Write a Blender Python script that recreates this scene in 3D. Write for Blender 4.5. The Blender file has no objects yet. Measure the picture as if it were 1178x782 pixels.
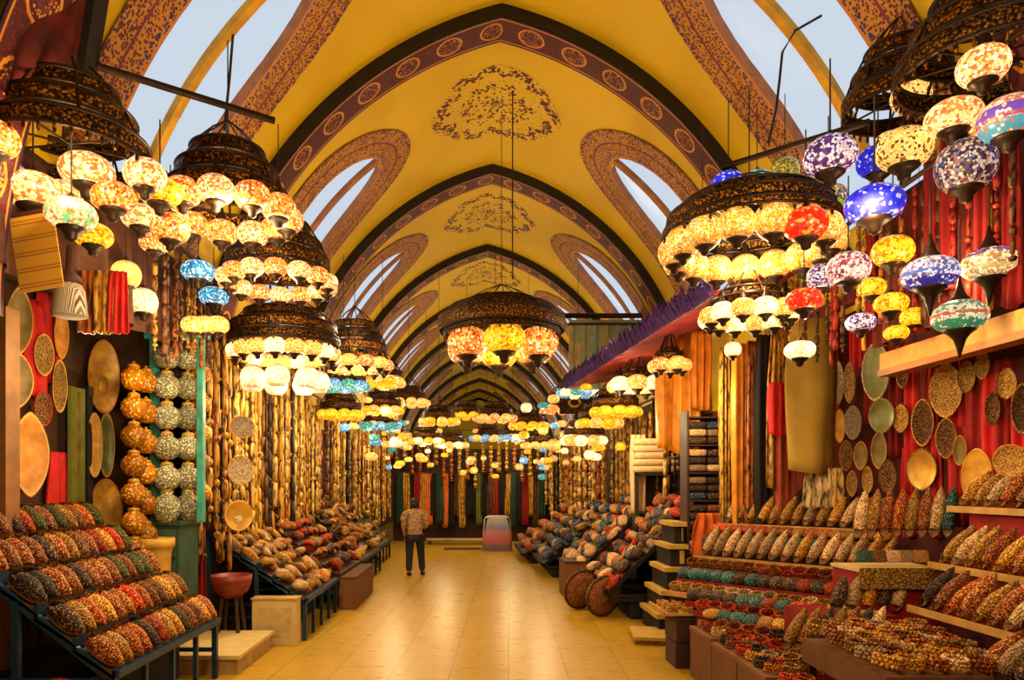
import bpy, math, random
from math import sin, cos, pi, sqrt, radians as R, atan2, acos
from mathutils import Vector, Matrix
C = bpy.context.scene.collection
F = 800.0; VX, VY, CH = 545.0, 558.0, 2.0
def P(px, py, d):
    """world point seen at a pixel of the photo at distance d down the hall"""
    return Vector(((px-VX)*d/F, d, CH-(py-VY)*d/F))
rnd = random.Random(7)

# ------------------------------------------------------------------ mesh builder
class MB:
    def __init__(s): s.v=[]; s.f=[]; s.uv={}; s.sm=[]
    def add(s, vs, fs, smooth=False):
        o=len(s.v); s.v+= [tuple(v) for v in vs]
        for f in fs: s.f.append(tuple(i+o for i in f)); s.sm.append(smooth)
        return o
    def box(s, x0,x1,y0,y1,z0,z1, M=None):
        vs=[Vector((x,y,z)) for z in (z0,z1) for y in (y0,y1) for x in (x0,x1)]
        if M: vs=[M@v for v in vs]
        s.add(vs,[(0,2,3,1),(4,5,7,6),(0,1,5,4),(2,6,7,3),(0,4,6,2),(1,3,7,5)]); return s
    def tube(s, pts, r, n=6, closed=False):
        pts=[Vector(p) for p in pts]; m=len(pts); rings=[]
        up=Vector((0,0,1))
        for i,p in enumerate(pts):
            a=pts[(i-1)%m] if (closed or i>0) else p; b=pts[(i+1)%m] if (closed or i<m-1) else p
            t=(b-a).normalized(); u=up if abs(t.z)<.9 else Vector((1,0,0))
            e=t.cross(u).normalized(); g=t.cross(e).normalized()
            rr=r[i] if isinstance(r,(list,tuple)) else r
            rings.append([p+e*(cos(2*pi*k/n)*rr)+g*(sin(2*pi*k/n)*rr) for k in range(n)])
        vs=[v for q in rings for v in q]; fs=[]
        for i in range(m if closed else m-1):
            j=(i+1)%m
            for k in range(n): fs.append((i*n+k,i*n+(k+1)%n,j*n+(k+1)%n,j*n+k))
        if not closed: fs+= [tuple(range(n)), tuple(reversed(range((m-1)*n,m*n)))]
        s.add(vs,fs,True); return s
    def bar(s,a,b,w=.04,h=None):
        a=Vector(a); b=Vector(b); t=(b-a); L=t.length; t.normalize(); h=h or w
        u=Vector((0,0,1)) if abs(t.z)<.95 else Vector((0,1,0))
        e=t.cross(u).normalized(); g=e.cross(t)
        M=Matrix((e,t,g)).transposed().to_4x4(); M.translation=a
        return s.box(-w/2,w/2,0,L,-h/2,h/2,M)
    def lathe(s, prof, n=16, c=(0,0,0), sx=1, sy=1, axis='z'):
        """prof: list of (radius, height)"""
        vs=[];fs=[]; m=len(prof)
        for r,z in prof:
            for k in range(n):
                a=2*pi*k/n; p=(r*cos(a)*sx, r*sin(a)*sy, z)
                if axis=='x': p=(p[2],p[0],p[1])
                if axis=='y': p=(p[0],p[2],p[1])
                vs.append((p[0]+c[0],p[1]+c[1],p[2]+c[2]))
        for i in range(m-1):
            for k in range(n): fs.append((i*n+k,i*n+(k+1)%n,(i+1)*n+(k+1)%n,(i+1)*n+k))
        if prof[0][0]>1e-6: fs.append(tuple(reversed(range(n))))
        if prof[-1][0]>1e-6: fs.append(tuple(range((m-1)*n,m*n)))
        s.add(vs,fs,True); return s
    def ell(s,c,rx,ry,rz,n=12,m=8,p=1.0):
        def sp(x): return math.copysign(abs(x)**p,x)
        vs=[];fs=[]
        for i in range(m+1):
            t=-pi/2+pi*i/m
            for k in range(n):
                a=2*pi*k/n
                vs.append((c[0]+rx*sp(cos(t))*sp(cos(a)),c[1]+ry*sp(cos(t))*sp(sin(a)),c[2]+rz*sp(sin(t))))
        for i in range(m):
            for k in range(n): fs.append((i*n+k,i*n+(k+1)%n,(i+1)*n+(k+1)%n,(i+1)*n+k))
        s.add(vs,fs,True); return s
    def grid(s, fn, nu, nv, smooth=True, skip=None, uv=None):
        o=len(s.v)
        vs=[tuple(fn(i/nu,j/nv)) for j in range(nv+1) for i in range(nu+1)]
        fs=[]
        for j in range(nv):
            for i in range(nu):
                if skip and skip(i,j): continue
                a=j*(nu+1)+i; fs.append((a,a+1,a+nu+2,a+nu+1))
        s.add(vs,fs,smooth)
        for j in range(nv+1):
            for i in range(nu+1):
                s.uv[o+j*(nu+1)+i]= uv(i/nu,j/nv) if uv else (i/nu,j/nv)
        return s
    def mesh(s, name, *mats):
        me=bpy.data.meshes.new(name); me.from_pydata(s.v,[],s.f)
        for m in mats: me.materials.append(m)
        me.polygons.foreach_set('use_smooth', s.sm)
        if s.uv:
            l=me.uv_layers.new(name='UVMap').data
            for lp in me.loops: l[lp.index].uv=s.uv.get(lp.vertex_index,(0,0))
        me.update(); return me
    def obj(s, name, m, parent=None, loc=None, **k):
        return link(name, s.mesh(name,m), parent, loc, **k)

def link(name, me, parent=None, loc=None, rot=None, scale=None):
    o=bpy.data.objects.new(name, me); C.objects.link(o)
    if parent: o.parent=parent
    if loc is not None: o.location=loc
    if rot is not None: o.rotation_euler=rot
    if scale is not None: o.scale=scale if hasattr(scale,'__len__') else (scale,)*3
    return o
def tag(o, label=None, cat=None, group=None, kind=None):
    if label: o['label']=label
    if cat: o['category']=cat
    if group: o['group']=group
    if kind: o['kind']=kind
    return o
def thing(name, label, cat, loc=(0,0,0), rot=(0,0,0), group=None, scale=None):
    o=link(name, None, None, loc, rot, scale); o.empty_display_size=.05
    return tag(o,label,cat,group)
def struct(name, mb, m, parent=None, label=None, cat=None):
    o=mb.obj(name,m,parent); o['kind']='structure'
    if label: o['label']=label
    return o
def dup(root, loc, rot=None, label=None, group=None, scale=None, mat=None):
    r=root.copy(); C.objects.link(r); r.location=loc
    if rot is not None: r.rotation_euler=rot
    if scale is not None: r.scale=scale if hasattr(scale,'__len__') else (scale,)*3
    if label: r['label']=label
    if group: r['group']=group
    for ch in list(root.children):
        c=ch.copy(); C.objects.link(c); c.parent=r
        for g in ch.children:
            d=g.copy(); C.objects.link(d); d.parent=c
    return r
ORD=['first','second','third','fourth','fifth','sixth','seventh','eighth','ninth','tenth','eleventh','twelfth','thirteenth','fourteenth','fifteenth','sixteenth','seventeenth','eighteenth','nineteenth','twentieth']
TENS={2:'twenty',3:'thirty',4:'forty',5:'fifty',6:'sixty',7:'seventy',8:'eighty',9:'ninety'}
TENTH={2:'twentieth',3:'thirtieth',4:'fortieth',5:'fiftieth',6:'sixtieth',7:'seventieth',8:'eightieth',9:'ninetieth'}
def nth(i):
    if i<20: return ORD[i]
    n=i+1
    if n>=100: return 'hundredth' if n==100 else 'hundred-and-'+nth(n-101)
    return TENTH[n//10] if n%10==0 else TENS[n//10]+'-'+ORD[n%10-1]

# ------------------------------------------------------------------ materials
class NT:
    def __init__(s,name):
        s.m=bpy.data.materials.new(name); s.m.use_nodes=True; s.t=s.m.node_tree; s.t.nodes.clear()
        s.out=s.t.nodes.new('ShaderNodeOutputMaterial')
    def n(s,typ,**k):
        nd=s.t.nodes.new('ShaderNode'+typ)
        for a,b in k.items():
            if a.startswith('_'):
                key=a[1:]; key=int(key) if key.isdigit() else key
                s.set(nd.inputs[key],b)
            else: setattr(nd,a,b)
        return nd
    def set(s,inp,val):
        if isinstance(val,bpy.types.NodeSocket): s.t.links.new(val,inp)
        elif isinstance(val,bpy.types.Node): s.t.links.new(val.outputs[0],inp)
        else:
            if hasattr(val,'__len__') and len(val)==3 and inp.type=='RGBA': val=(*val,1)
            inp.default_value=val
    def math(s,op,a,b=0.0,c=None):
        nd=s.n('Math',operation=op); s.set(nd.inputs[0],a); s.set(nd.inputs[1],b)
        if c is not None: s.set(nd.inputs[2],c)
        return nd.outputs[0]
    def mix(s,f,a,b):
        nd=s.t.nodes.new('ShaderNodeMix'); nd.data_type='RGBA'; nd.clamp_factor=True
        s.set(nd.inputs[0],f); s.set(nd.inputs[6],a); s.set(nd.inputs[7],b); return nd.outputs[2]
    def ramp(s,f,stops,interp='LINEAR'):
        nd=s.t.nodes.new('ShaderNodeValToRGB'); cr=nd.color_ramp; cr.interpolation=interp
        while len(cr.elements)<len(stops): cr.elements.new(.5)
        for e,(p,c) in zip(cr.elements,stops): e.position=p; e.color=(*c,1)
        s.set(nd.inputs[0],f); return nd.outputs[0]
    def coords(s,kind='Object',rand=True):
        tc=s.n('TexCoord').outputs[kind]
        if not rand: return tc
        oi=s.n('ObjectInfo').outputs['Random']
        v=s.n('VectorMath',operation='ADD'); s.set(v.inputs[0],tc)
        cx=s.n('CombineXYZ'); k=s.math('MULTIPLY',oi,37.0); s.set(cx.inputs[0],k); s.set(cx.inputs[1],k); s.set(cx.inputs[2],k)
        s.set(v.inputs[1],cx.outputs[0]); return v.outputs[0]
    def finish(s,col,rough=.6,metal=0.0,emit=None,es=0.0,bump=None,bs=.3,spec=.4,trans=0.0):
        b=s.n('BsdfPrincipled'); s.set(b.inputs['Base Color'],col); s.set(b.inputs['Roughness'],rough); s.set(b.inputs['Metallic'],metal)
        b.inputs['Specular IOR Level'].default_value=spec
        if emit is not None: s.set(b.inputs['Emission Color'],emit); s.set(b.inputs['Emission Strength'],es)
        if bump is not None:
            bn=s.n('Bump',_Strength=bs,_Distance=.02,_Height=bump); s.set(b.inputs['Normal'],bn.outputs[0])
        s.set(s.out.inputs[0],b.outputs[0]); return s.m
def plain(name,col,rough=.6,metal=0.0,var=.25,scale=6,**k):
    t=NT(name); n=t.n('TexNoise',_Vector=t.coords(),_Scale=scale,_Detail=5.0)
    d=tuple(c*(1-var) for c in col); l=tuple(min(1,c*(1+var)) for c in col)
    return t.finish(t.ramp(n.outputs[0],[(.3,d),(.7,l)]),rough,metal,bump=n.outputs[0],bs=.1,**k)
def dots(name,palette,scale=60,rough=.6,gap=(.02,.01,.01),metal=0.0,thr=.42,stretch=(1,1,1),zones=None):
    """cells of the palette's colours with a dark ground between them: beadwork, embroidery, mosaic"""
    t=NT(name); mp=t.n('Mapping',_Vector=t.coords(),_Scale=stretch)
    v=t.n('TexVoronoi',_Vector=mp.outputs[0],_Scale=scale)
    s=t.n('SeparateColor'); t.set(s.inputs[0],v.outputs['Color'])
    n=len(palette); col=t.ramp(s.outputs[0],[(i/n,c) for i,c in enumerate(palette)],'CONSTANT')
    m=t.math('LESS_THAN',v.outputs['Distance'],thr)
    col=t.mix(m,gap,col)
    hv=t.n('HueSaturation',_Color=col); hv.inputs['Saturation'].default_value=1.1; t.set(hv.inputs['Value'],t.math('ADD',.55,t.math('MULTIPLY',t.n('ObjectInfo').outputs['Random'],1.1))); col=hv.outputs[0]
    return t.finish(col,rough,metal,bump=t.math('SUBTRACT',1.0,v.outputs['Distance']),bs=.5)
def stripes(name,cols,scale,axis=0,rough=.8,noise=.0):
    t=NT(name); sep=t.n('SeparateXYZ',_Vector=t.coords(rand=False)); x=sep.outputs[axis]
    if noise:
        nn=t.n('TexNoise',_Vector=t.coords(),_Scale=4.0); x=t.math('ADD',x,t.math('MULTIPLY',nn.outputs[0],noise))
    f=t.math('FRACT',t.math('MULTIPLY',x,scale)); n=len(cols)
    col=t.ramp(f,[(i/n,c) for i,c in enumerate(cols)],'CONSTANT')
    return t.finish(col,rough)
def glow(name,palette,strength,scale=26,lead=(.25,.05,.0),thr=.05,bands=None,rough=.25,hot=None):
    """mosaic glass lit from inside: cells of coloured glass between dark leads"""
    t=NT(name); co=t.coords(); scale=scale*1.9
    v=t.n('TexVoronoi',_Vector=co,_Scale=scale)
    e=t.n('TexVoronoi',feature='DISTANCE_TO_EDGE',_Vector=co,_Scale=scale)
    s=t.n('SeparateColor'); t.set(s.inputs[0],v.outputs['Color']); n=len(palette)
    col=t.ramp(s.outputs[0],[(i/n,c) for i,c in enumerate(palette)],'CONSTANT')
    if bands:   # [(height, colour)...] belts of one colour of glass round the globe (object z)
        z=t.n('SeparateXYZ',_Vector=t.coords(rand=False)).outputs[2]
        for (z0,z1,cc) in bands:
            k=t.math('MULTIPLY',t.math('GREATER_THAN',z,z0),t.math('LESS_THAN',z,z1))
            k=t.math('MULTIPLY',k,t.math('GREATER_THAN',s.outputs[1],.25)); col=t.mix(k,col,cc)
    big=t.n('TexNoise',_Vector=co,_Scale=7.0)
    ed=t.math('LESS_THAN',e.outputs['Distance'],thr)
    col=t.mix(t.math('MULTIPLY',ed,.85),col,lead)
    zc=t.n('SeparateXYZ',_Vector=t.coords(rand=False)).outputs[2]   # emission painted brighter at mid height to imitate a bulb inside
    fall=t.math('MAXIMUM',.3,t.math('SUBTRACT',1.25,t.math('MULTIPLY',t.math('MULTIPLY',zc,zc),45.0)))
    st=t.math('MULTIPLY',t.math('MULTIPLY',t.math('ADD',t.math('MULTIPLY',big.outputs[0],1.6),.2),strength),fall)
    return t.finish(t.mix(.5,col,(.02,.02,.02)),rough,emit=col,es=st)

# palette (linear)
def srgb(h):
    h=h.lstrip('#'); o=[]
    for i in (0,2,4):
        c=int(h[i:i+2],16)/255; o.append(c/12.92 if c<=.04045 else ((c+.055)/1.055)**2.4)
    return tuple(o)
# ------------------------------------------------------------------ the hall: vault, ribs, windows, floor, walls
RAD,CX,CZ=5.02,-1.213,1.175; A0=atan2(4.871,1.213); AXX=.35; PER=4.36; RIB0=4.36; NB=10
SMAX=A0*RAD
def prof(s,off=0.0):
    """point of the pointed vault at signed arc length s from the crown (off = inward)"""
    a=A0-abs(s)/RAD; r=RAD-off
    x=CX+r*cos(a); z=CZ+r*sin(a)
    if x<0: x=0.0; z=CZ+sqrt(r*r-CX*CX)
    return (AXX+(x if s>=0 else -x), CH+z)
def mk_vault():
    t=NT('yellow_plaster'); co=t.coords(rand=False)
    n=t.n('TexNoise',_Vector=co,_Scale=.8,_Detail=6.0); n2=t.n('TexNoise',_Vector=co,_Scale=30.0)
    return t.finish(t.ramp(n.outputs[0],[(.2,(.62,.405,.0012)),(.8,(.72,.48,.002))]),.55,bump=n2.outputs[0],bs=.06)
M_VAULT=mk_vault()
M_BLACK=plain('black_rib_paint',(.012,.010,.012),.5)
M_ORANGE=plain('orange_timber',(.42,.14,.02),.5)
M_REV=plain('brown_timber',(.36,.13,.035),.55)
M_OCHRE=plain('ochre_timber',(.60,.32,.01),.5)
def mk_soffit():
    t=NT('maroon_soffit_ornament'); uv=t.n('UVMap').outputs[0]
    sp=t.n('SeparateXYZ',_Vector=uv); u=sp.outputs[0]; v=sp.outputs[1]   # u metres along the arch, v 0..1 across
    pu=t.math('MULTIPLY',t.math('SUBTRACT',t.math('FRACT',t.math('MULTIPLY',u,1/.62)),.5),.62)
    pv=t.math('MULTIPLY',t.math('SUBTRACT',v,.5),.5)
    d=t.math('SQRT',t.math('ADD',t.math('MULTIPLY',t.math('MULTIPLY',pu,pu),.75),t.math('MULTIPLY',pv,pv)))
    vo=t.n('TexVoronoi',_Vector=t.n('Mapping',_Vector=uv,_Scale=(1,.5,1)).outputs[0],_Scale=38.0)
    cell=t.math('LESS_THAN',vo.outputs['Distance'],.36)
    ring=t.math('MULTIPLY',t.math('GREATER_THAN',d,.03),t.math('LESS_THAN',d,.165))
    gold=(.55,.22,.02); mar=(.060,.005,.010); pur=(.035,.006,.03)
    base=t.mix(t.math('MULTIPLY',cell,.55),mar,(.20,.03,.015))
    med=t.mix(cell,mar,gold); rim=t.math('MULTIPLY',t.math('GREATER_THAN',d,.135),t.math('LESS_THAN',d,.16)); med=t.mix(rim,med,gold); med=t.mix(t.math('LESS_THAN',d,.07),med,t.mix(cell,(.10,.02,.02),(.40,.10,.03)))
    col=t.mix(ring,base,med)
    edge=t.math('ABSOLUTE',t.math('SUBTRACT',v,.5))
    col=t.mix(t.math('GREATER_THAN',edge,.44),col,pur)
    ln=t.math('MULTIPLY',t.math('GREATER_THAN',edge,.40),t.math('LESS_THAN',edge,.435)); col=t.mix(ln,col,gold)
    return t.finish(col,.55)
M_SOFFIT=mk_soffit()
def mk_surround():
    t=NT('window_surround_ornament'); uv=t.n('UVMap').outputs[0]
    sp=t.n('SeparateXYZ',_Vector=uv); v=sp.outputs[1]
    vo=t.n('TexVoronoi',_Vector=t.n('Mapping',_Vector=uv,_Scale=(1,.55,1)).outputs[0],_Scale=32.0)
    cell=t.math('GREATER_THAN',vo.outputs['Distance'],.46)
    sc=t.n('SeparateColor'); t.set(sc.inputs[0],vo.outputs['Color'])
    spot=t.ramp(sc.outputs[0],[(0,(.11,.010,.016)),(.45,(.06,.010,.06)),(.7,(.15,.02,.012))],'CONSTANT')
    gold=(.47,.21,.018)
    col=t.mix(cell,spot,gold)
    e=t.math('MULTIPLY',t.math('LESS_THAN',v,.2),t.math('GREATER_THAN',v,.06))
    pc=t.mix(t.math('LESS_THAN',vo.outputs['Distance'],.5),gold,(.035,.008,.11)); col=t.mix(e,col,pc)
    col=t.mix(t.math('LESS_THAN',v,.06),col,(.55,.2,.03))
    ln=t.math('MULTIPLY',t.math('GREATER_THAN',v,.52),t.math('LESS_THAN',v,.58)); col=t.mix(ln,col,(.15,.02,.03))
    e2=t.math('GREATER_THAN',v,.88); pc2=t.mix(t.math('LESS_THAN',vo.outputs['Distance'],.55),gold,(.07,.008,.05)); col=t.mix(e2,col,pc2)
    return t.finish(col,.55)
M_SURR=mk_surround()
def mk_medallion():
    t=NT('ceiling_medallion_ornament'); uv=t.n('UVMap').outputs[0]
    sp=t.n('SeparateXYZ',_Vector=uv); x=t.math('SUBTRACT',sp.outputs[0],.5); y=t.math('SUBTRACT',sp.outputs[1],.5)
    r=t.math('MULTIPLY',t.math('SQRT',t.math('ADD',t.math('MULTIPLY',x,x),t.math('MULTIPLY',y,y))),2.0)
    th=t.math('ARCTAN2',y,x)
    pet=t.math('MULTIPLY',t.math('SINE',t.math('MULTIPLY',th,12.0)),.06); rr=t.math('ADD',r,pet)
    vo=t.n('TexVoronoi',_Vector=uv,_Scale=38.0)
    den=t.ramp(rr,[(0,(.8,)*3),(.12,(.3,)*3),(.18,(.62,)*3),(.26,(.16,)*3),(.40,(.50,)*3),(.52,(.45,)*3),(.58,(.16,)*3),(.74,(.20,)*3),(.80,(.56,)*3),(.92,(.58,)*3),(.97,(.3,)*3)])
    dk=t.math('LESS_THAN',vo.outputs['Distance'],den)
    col=t.mix(dk,(.67,.445,.0016),(.085,.006,.016))
    return t.finish(col,.55)
M_MED=mk_medallion()

YEND=RIB0+PER*NB
Y0=-4.5
def w_open(s):   # half width of a window light at arc length s
    if s<2.07 or s>5.15: return -1
    return .74*(sqrt(max(0,1-((3.3-s)/1.23)**2)) if s<3.3 else 1)
def outline(top,bot,hw,cap,n=14):
    """(s,y) outline from bottom near edge over the top to the bottom far edge"""
    pts=[(bot,-hw),(bot-(bot-top-cap)*.5,-hw)]
    for k in range(n+1):
        a=pi*k/n; pts.append((top+cap*(1-sin(a)),-hw*cos(a)))
    pts+=[(bot-(bot-top-cap)*.5,hw),(bot,hw)]
    return pts
rib_ys=[RIB0+PER*i for i in range(-2,NB+1)]
win_ys=[y+2.38 for y in rib_ys[:-1] if y>-2]
mb=MB()
ns=132; ny=int((YEND-Y0)/.12); S=lambda i:-SMAX+2*SMAX*i/ns; Yv=lambda j:Y0+(YEND-Y0)*j/ny
def inwin(i,j):
    ss=abs((S(i)+S(i+1))/2); yy=(Yv(j)+Yv(j+1))/2
    if ss>5.93 and 3.0<yy<8.66: return True
    w=w_open(max(2.2,ss) if ss>2.1 else ss)
    if w<0: return False
    for wy in win_ys:
        if abs(yy-wy)<w+.10: return True
    return False
mb.grid(lambda u,v:(lambda p:(p[0],Y0+(YEND-Y0)*v,p[1]))(prof(-SMAX+2*SMAX*u)),ns,ny,skip=inwin)
ceil=struct('ceiling',mb,M_VAULT,label='yellow pointed barrel vault over the market hall')
tn=0
def trim(mb,m,label,parent=None):
    global tn; tn+=1
    return struct('trim_%d'%tn,mb,m,parent,label)
# ribs: black front face, ornamented soffit, black back face
SS=[-SMAX+2*SMAX*i/64 for i in range(65)]
for i,y in enumerate(rib_ys):
    if y<Y0: continue
    D=.17; W=.50
    f=MB()
    for ya in (y,y+W):
        f.grid(lambda u,v:(lambda p:(p[0],ya,p[1]))(prof(-SMAX+2*SMAX*u,D*v-.01)),64,1)
    r=trim(f,M_BLACK,'black edge of the pointed rib across the vault')
    g=MB(); g.grid(lambda u,v:(lambda p:(p[0],y+W*v,p[1]))(prof(-SMAX+2*SMAX*u,D)),96,2,uv=lambda u,v:(u*2*SMAX,v))
    struct('ornament_band',g,M_SOFFIT,r)
# window surrounds, mullions, panes, medallions
tp=NT('hazy_window_glass'); gl=tp.n('BsdfGlossy',_Roughness=.1); tr=tp.n('BsdfTransparent',_Color=(.93,.95,.97,1)); mx=tp.n('MixShader',_Fac=.02)
tp.set(mx.inputs[1],tr.outputs[0]); tp.set(mx.inputs[2],gl.outputs[0]); tp.set(tp.out.inputs[0],mx.outputs[0]); M_PANE=tp.m
wn=0
for wi,wy in enumerate(win_ys):
    for sd in (-1,1):
        wn+=1
        inn=outline(2.07,5.15,.74,1.23); out=outline(1.48,5.2,1.30,1.8)
        m=MB(); n=len(inn)
        L=[0]
        for k in range(1,n): L.append(L[-1]+math.hypot(out[k][0]-out[k-1][0],out[k][1]-out[k-1][1]))
        def fn(u,v):
            x=u*(n-1); k=min(int(x),n-2); t=x-k
            a=[inn[k][q]*(1-t)+inn[k+1][q]*t for q in (0,1)]; b=[out[k][q]*(1-t)+out[k+1][q]*t for q in (0,1)]
            s=a[0]*(1-v)+b[0]*v; y=a[1]*(1-v)+b[1]*v
            p=prof(sd*s,.02); return (p[0],wy+y,p[1])
        def uvL(u,v):
            x=u*(n-1); k=min(int(x),n-2); return (L[k]+(x-k)*(L[k+1]-L[k]),v)
        m.grid(fn,(n-1)*3,8,uv=uvL)
        # reveal behind the opening
        w=struct('window_%d'%wn,m,M_SURR,label='arched vault window with patterned surround')
        def fr(u,v):
            x=u*(n-1); k=min(int(x),n-2); t=x-k
            a=[inn[k][q]*(1-t)+inn[k+1][q]*t for q in (0,1)]
            p=prof(sd*a[0],.02-.11*v); return (p[0],wy+a[1],p[1])
        m2=MB(); m2.grid(fr,(n-1)*3,1); struct('reveal',m2,M_REV,w)
        m3=MB()
        def fm(u,v):
            s=2.09+(5.13-2.09)*v; q=[(-.06,.02),(.06,.02),(.06,-.04),(-.06,-.04),(-.06,.02)][round(u*4)]
            p=prof(sd*s,q[1]); return (p[0],wy+q[0]-.08,p[1])
        m3.grid(fm,4,24,smooth=False); struct('mullion',m3,M_OCHRE if wi<2 else M_REV,w)
        m4=MB()
        def fp(u,v):
            s=2.09+(5.13-2.09)*v; hw=max(.01,w_open(s))
            p=prof(sd*s,-.07); return (p[0],wy+hw*(2*u-1),p[1])
        m4.grid(fp,4,30); struct('pane',m4,M_PANE,w)
for i,y in enumerate(rib_ys):
    if y+2.2<4: continue
    m=MB(); yc=y+2.25
    def fmed(u,v):
        th=2*pi*u; rad=v*(1.0+.035*cos(6*th)+.018*cos(24*th))
        p=prof(1.06*rad*cos(th),.005); return (p[0],yc+1.02*rad*sin(th),p[1])
    m.grid(fmed,96,10,uv=lambda u,v:(.5+.5*v*cos(2*pi*u),.5+.5*v*sin(2*pi*u)))
    trim(m,M_MED,'painted maroon medallion on the crown of the vault')

# floor
t=NT('stone_floor'); mp=t.n('Mapping',_Vector=t.coords(rand=False),_Rotation=(0,0,.05+pi/2))
br=t.n('TexBrick',_Vector=mp.outputs[0],_Scale=1.0,_Color1=(.52,.315,.020,1),_Color2=(.42,.25,.016,1),_Mortar=(.10,.05,.012,1)); br.offset=.5
for k,vv in (('Mortar Size',.009),('Brick Width',.95),('Row Height',.62),('Mortar Smooth',.3),('Bias',.0)): br.inputs[k].default_value=vv
nz=t.n('TexNoise',_Vector=mp.outputs[0],_Scale=2.2,_Detail=8.0); nz2=t.n('TexNoise',_Vector=t.n('Mapping',_Vector=mp.outputs[0],_Scale=(9,1,1)).outputs[0],_Scale=4.0,_Detail=6.0)
col=t.mix(t.math('MULTIPLY',nz.outputs[0],.55),br.outputs[0],(.30,.165,.010)); col=t.mix(t.math('MULTIPLY',nz2.outputs[0],.6),col,(.62,.41,.045))
M_FLOOR=t.finish(col,t.math('ADD',.16,t.math('MULTIPLY',nz2.outputs[0],.3)),bump=br.outputs[1],bs=-.1)
m=MB(); m.grid(lambda u,v:(-5.4+11.2*u,Y0+(YEND-Y0)*v,0),2,8,smooth=False); struct('floor',m,M_FLOOR)
# walls below the springing, with the shop recesses' ceilings
M_WALL=plain('dark_brown_wall',(.075,.030,.012),.8,var=.5,scale=3)
M_WALLR=plain('deep_red_wall',(.16,.010,.008),.8,var=.4,scale=3)
XL,XR=-4.45,4.75; ZS=CH+CZ
def wallbox(name,x0,x1,y0,y1,z0,z1,mm): struct(name,MB().box(x0,x1,y0,y1,z0,z1),mm)
wallbox('wall_left',XL-.15,XL,Y0,YEND,0,ZS+.1,M_WALL)
wallbox('wall_right',XR,XR+.15,Y0,YEND,0,ZS+.1,M_WALLR)
wallbox('wall_far',XL-.15,XR+.15,YEND,YEND+.15,0,CH+6.4,M_VAULT)
wallbox('wall_behind',XL-.15,XR+.15,Y0-.15,Y0,0,CH+6.4,M_VAULT)
for sd,x0,x1,mm,wd in ((-1,XL,AXX-3.80,M_WALL,'left'),(1,AXX+3.80,XR,M_WALLR,'right')):
    for (ya,yb,zz,q) in ((Y0,3.0,ZS,'nearest'),(3.0,8.66,3.96,'tall near'),(8.66,YEND,ZS,'farther')):
        e=MB().box(x0 if sd<0 else (x1 if False else x0),x1,ya,yb,zz-.02,zz+.10)
        if zz>3.5:
            e=MB().box(x0 if sd<0 else AXX+3.66,AXX-3.66 if sd<0 else x1,ya,yb,zz-.02,zz+.10)
            for yy in (ya,yb): e.box(x0 if sd<0 else AXX+3.66,AXX-3.66 if sd<0 else x1,yy-.06,yy+.06,ZS-.02,zz+.1)
            xo=(x0-.15,x0) if sd<0 else (x1,x1+.15)
            struct('wall_%s_upper'%wd,MB().box(xo[0],xo[1],ya,yb,ZS+.1,zz+.1),mm)
        trim(e,mm,'dark ceiling of the %s %s shop recess'%(q,wd))
# camera, world, colour management
cd=bpy.data.cameras.new('camera'); cam=bpy.data.objects.new('camera',cd); C.objects.link(cam)
cam.location=(0,0,CH); cam.rotation_euler=(pi/2,0,0); cd.sensor_width=36; cd.lens=36*F/1178
cd.shift_x=44/1178; cd.shift_y=167/1178; cd.clip_start=.05; cd.clip_end=200
sc=bpy.context.scene; sc.camera=cam
w=bpy.data.worlds.new('sky'); sc.world=w; w.use_nodes=True
bg=w.node_tree.nodes['Background']; bg.inputs[0].default_value=(.66,.74,.84,1); bg.inputs[1].default_value=1.0
vs=sc.view_settings; sc.display_settings.display_device='sRGB'; vs.view_transform='Standard'; vs.look='None'; vs.gamma=1; vs.exposure=0; vs.use_curve_mapping=False
def lamp(loc,power,col=(1,.62,.25),r=.12,name='bulb_fill_light'):
    l=bpy.data.lights.new(name,'POINT'); l.energy=power; l.color=col; l.shadow_soft_size=r
    o=bpy.data.objects.new(name,l); C.objects.link(o); o.location=loc; return o
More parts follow.
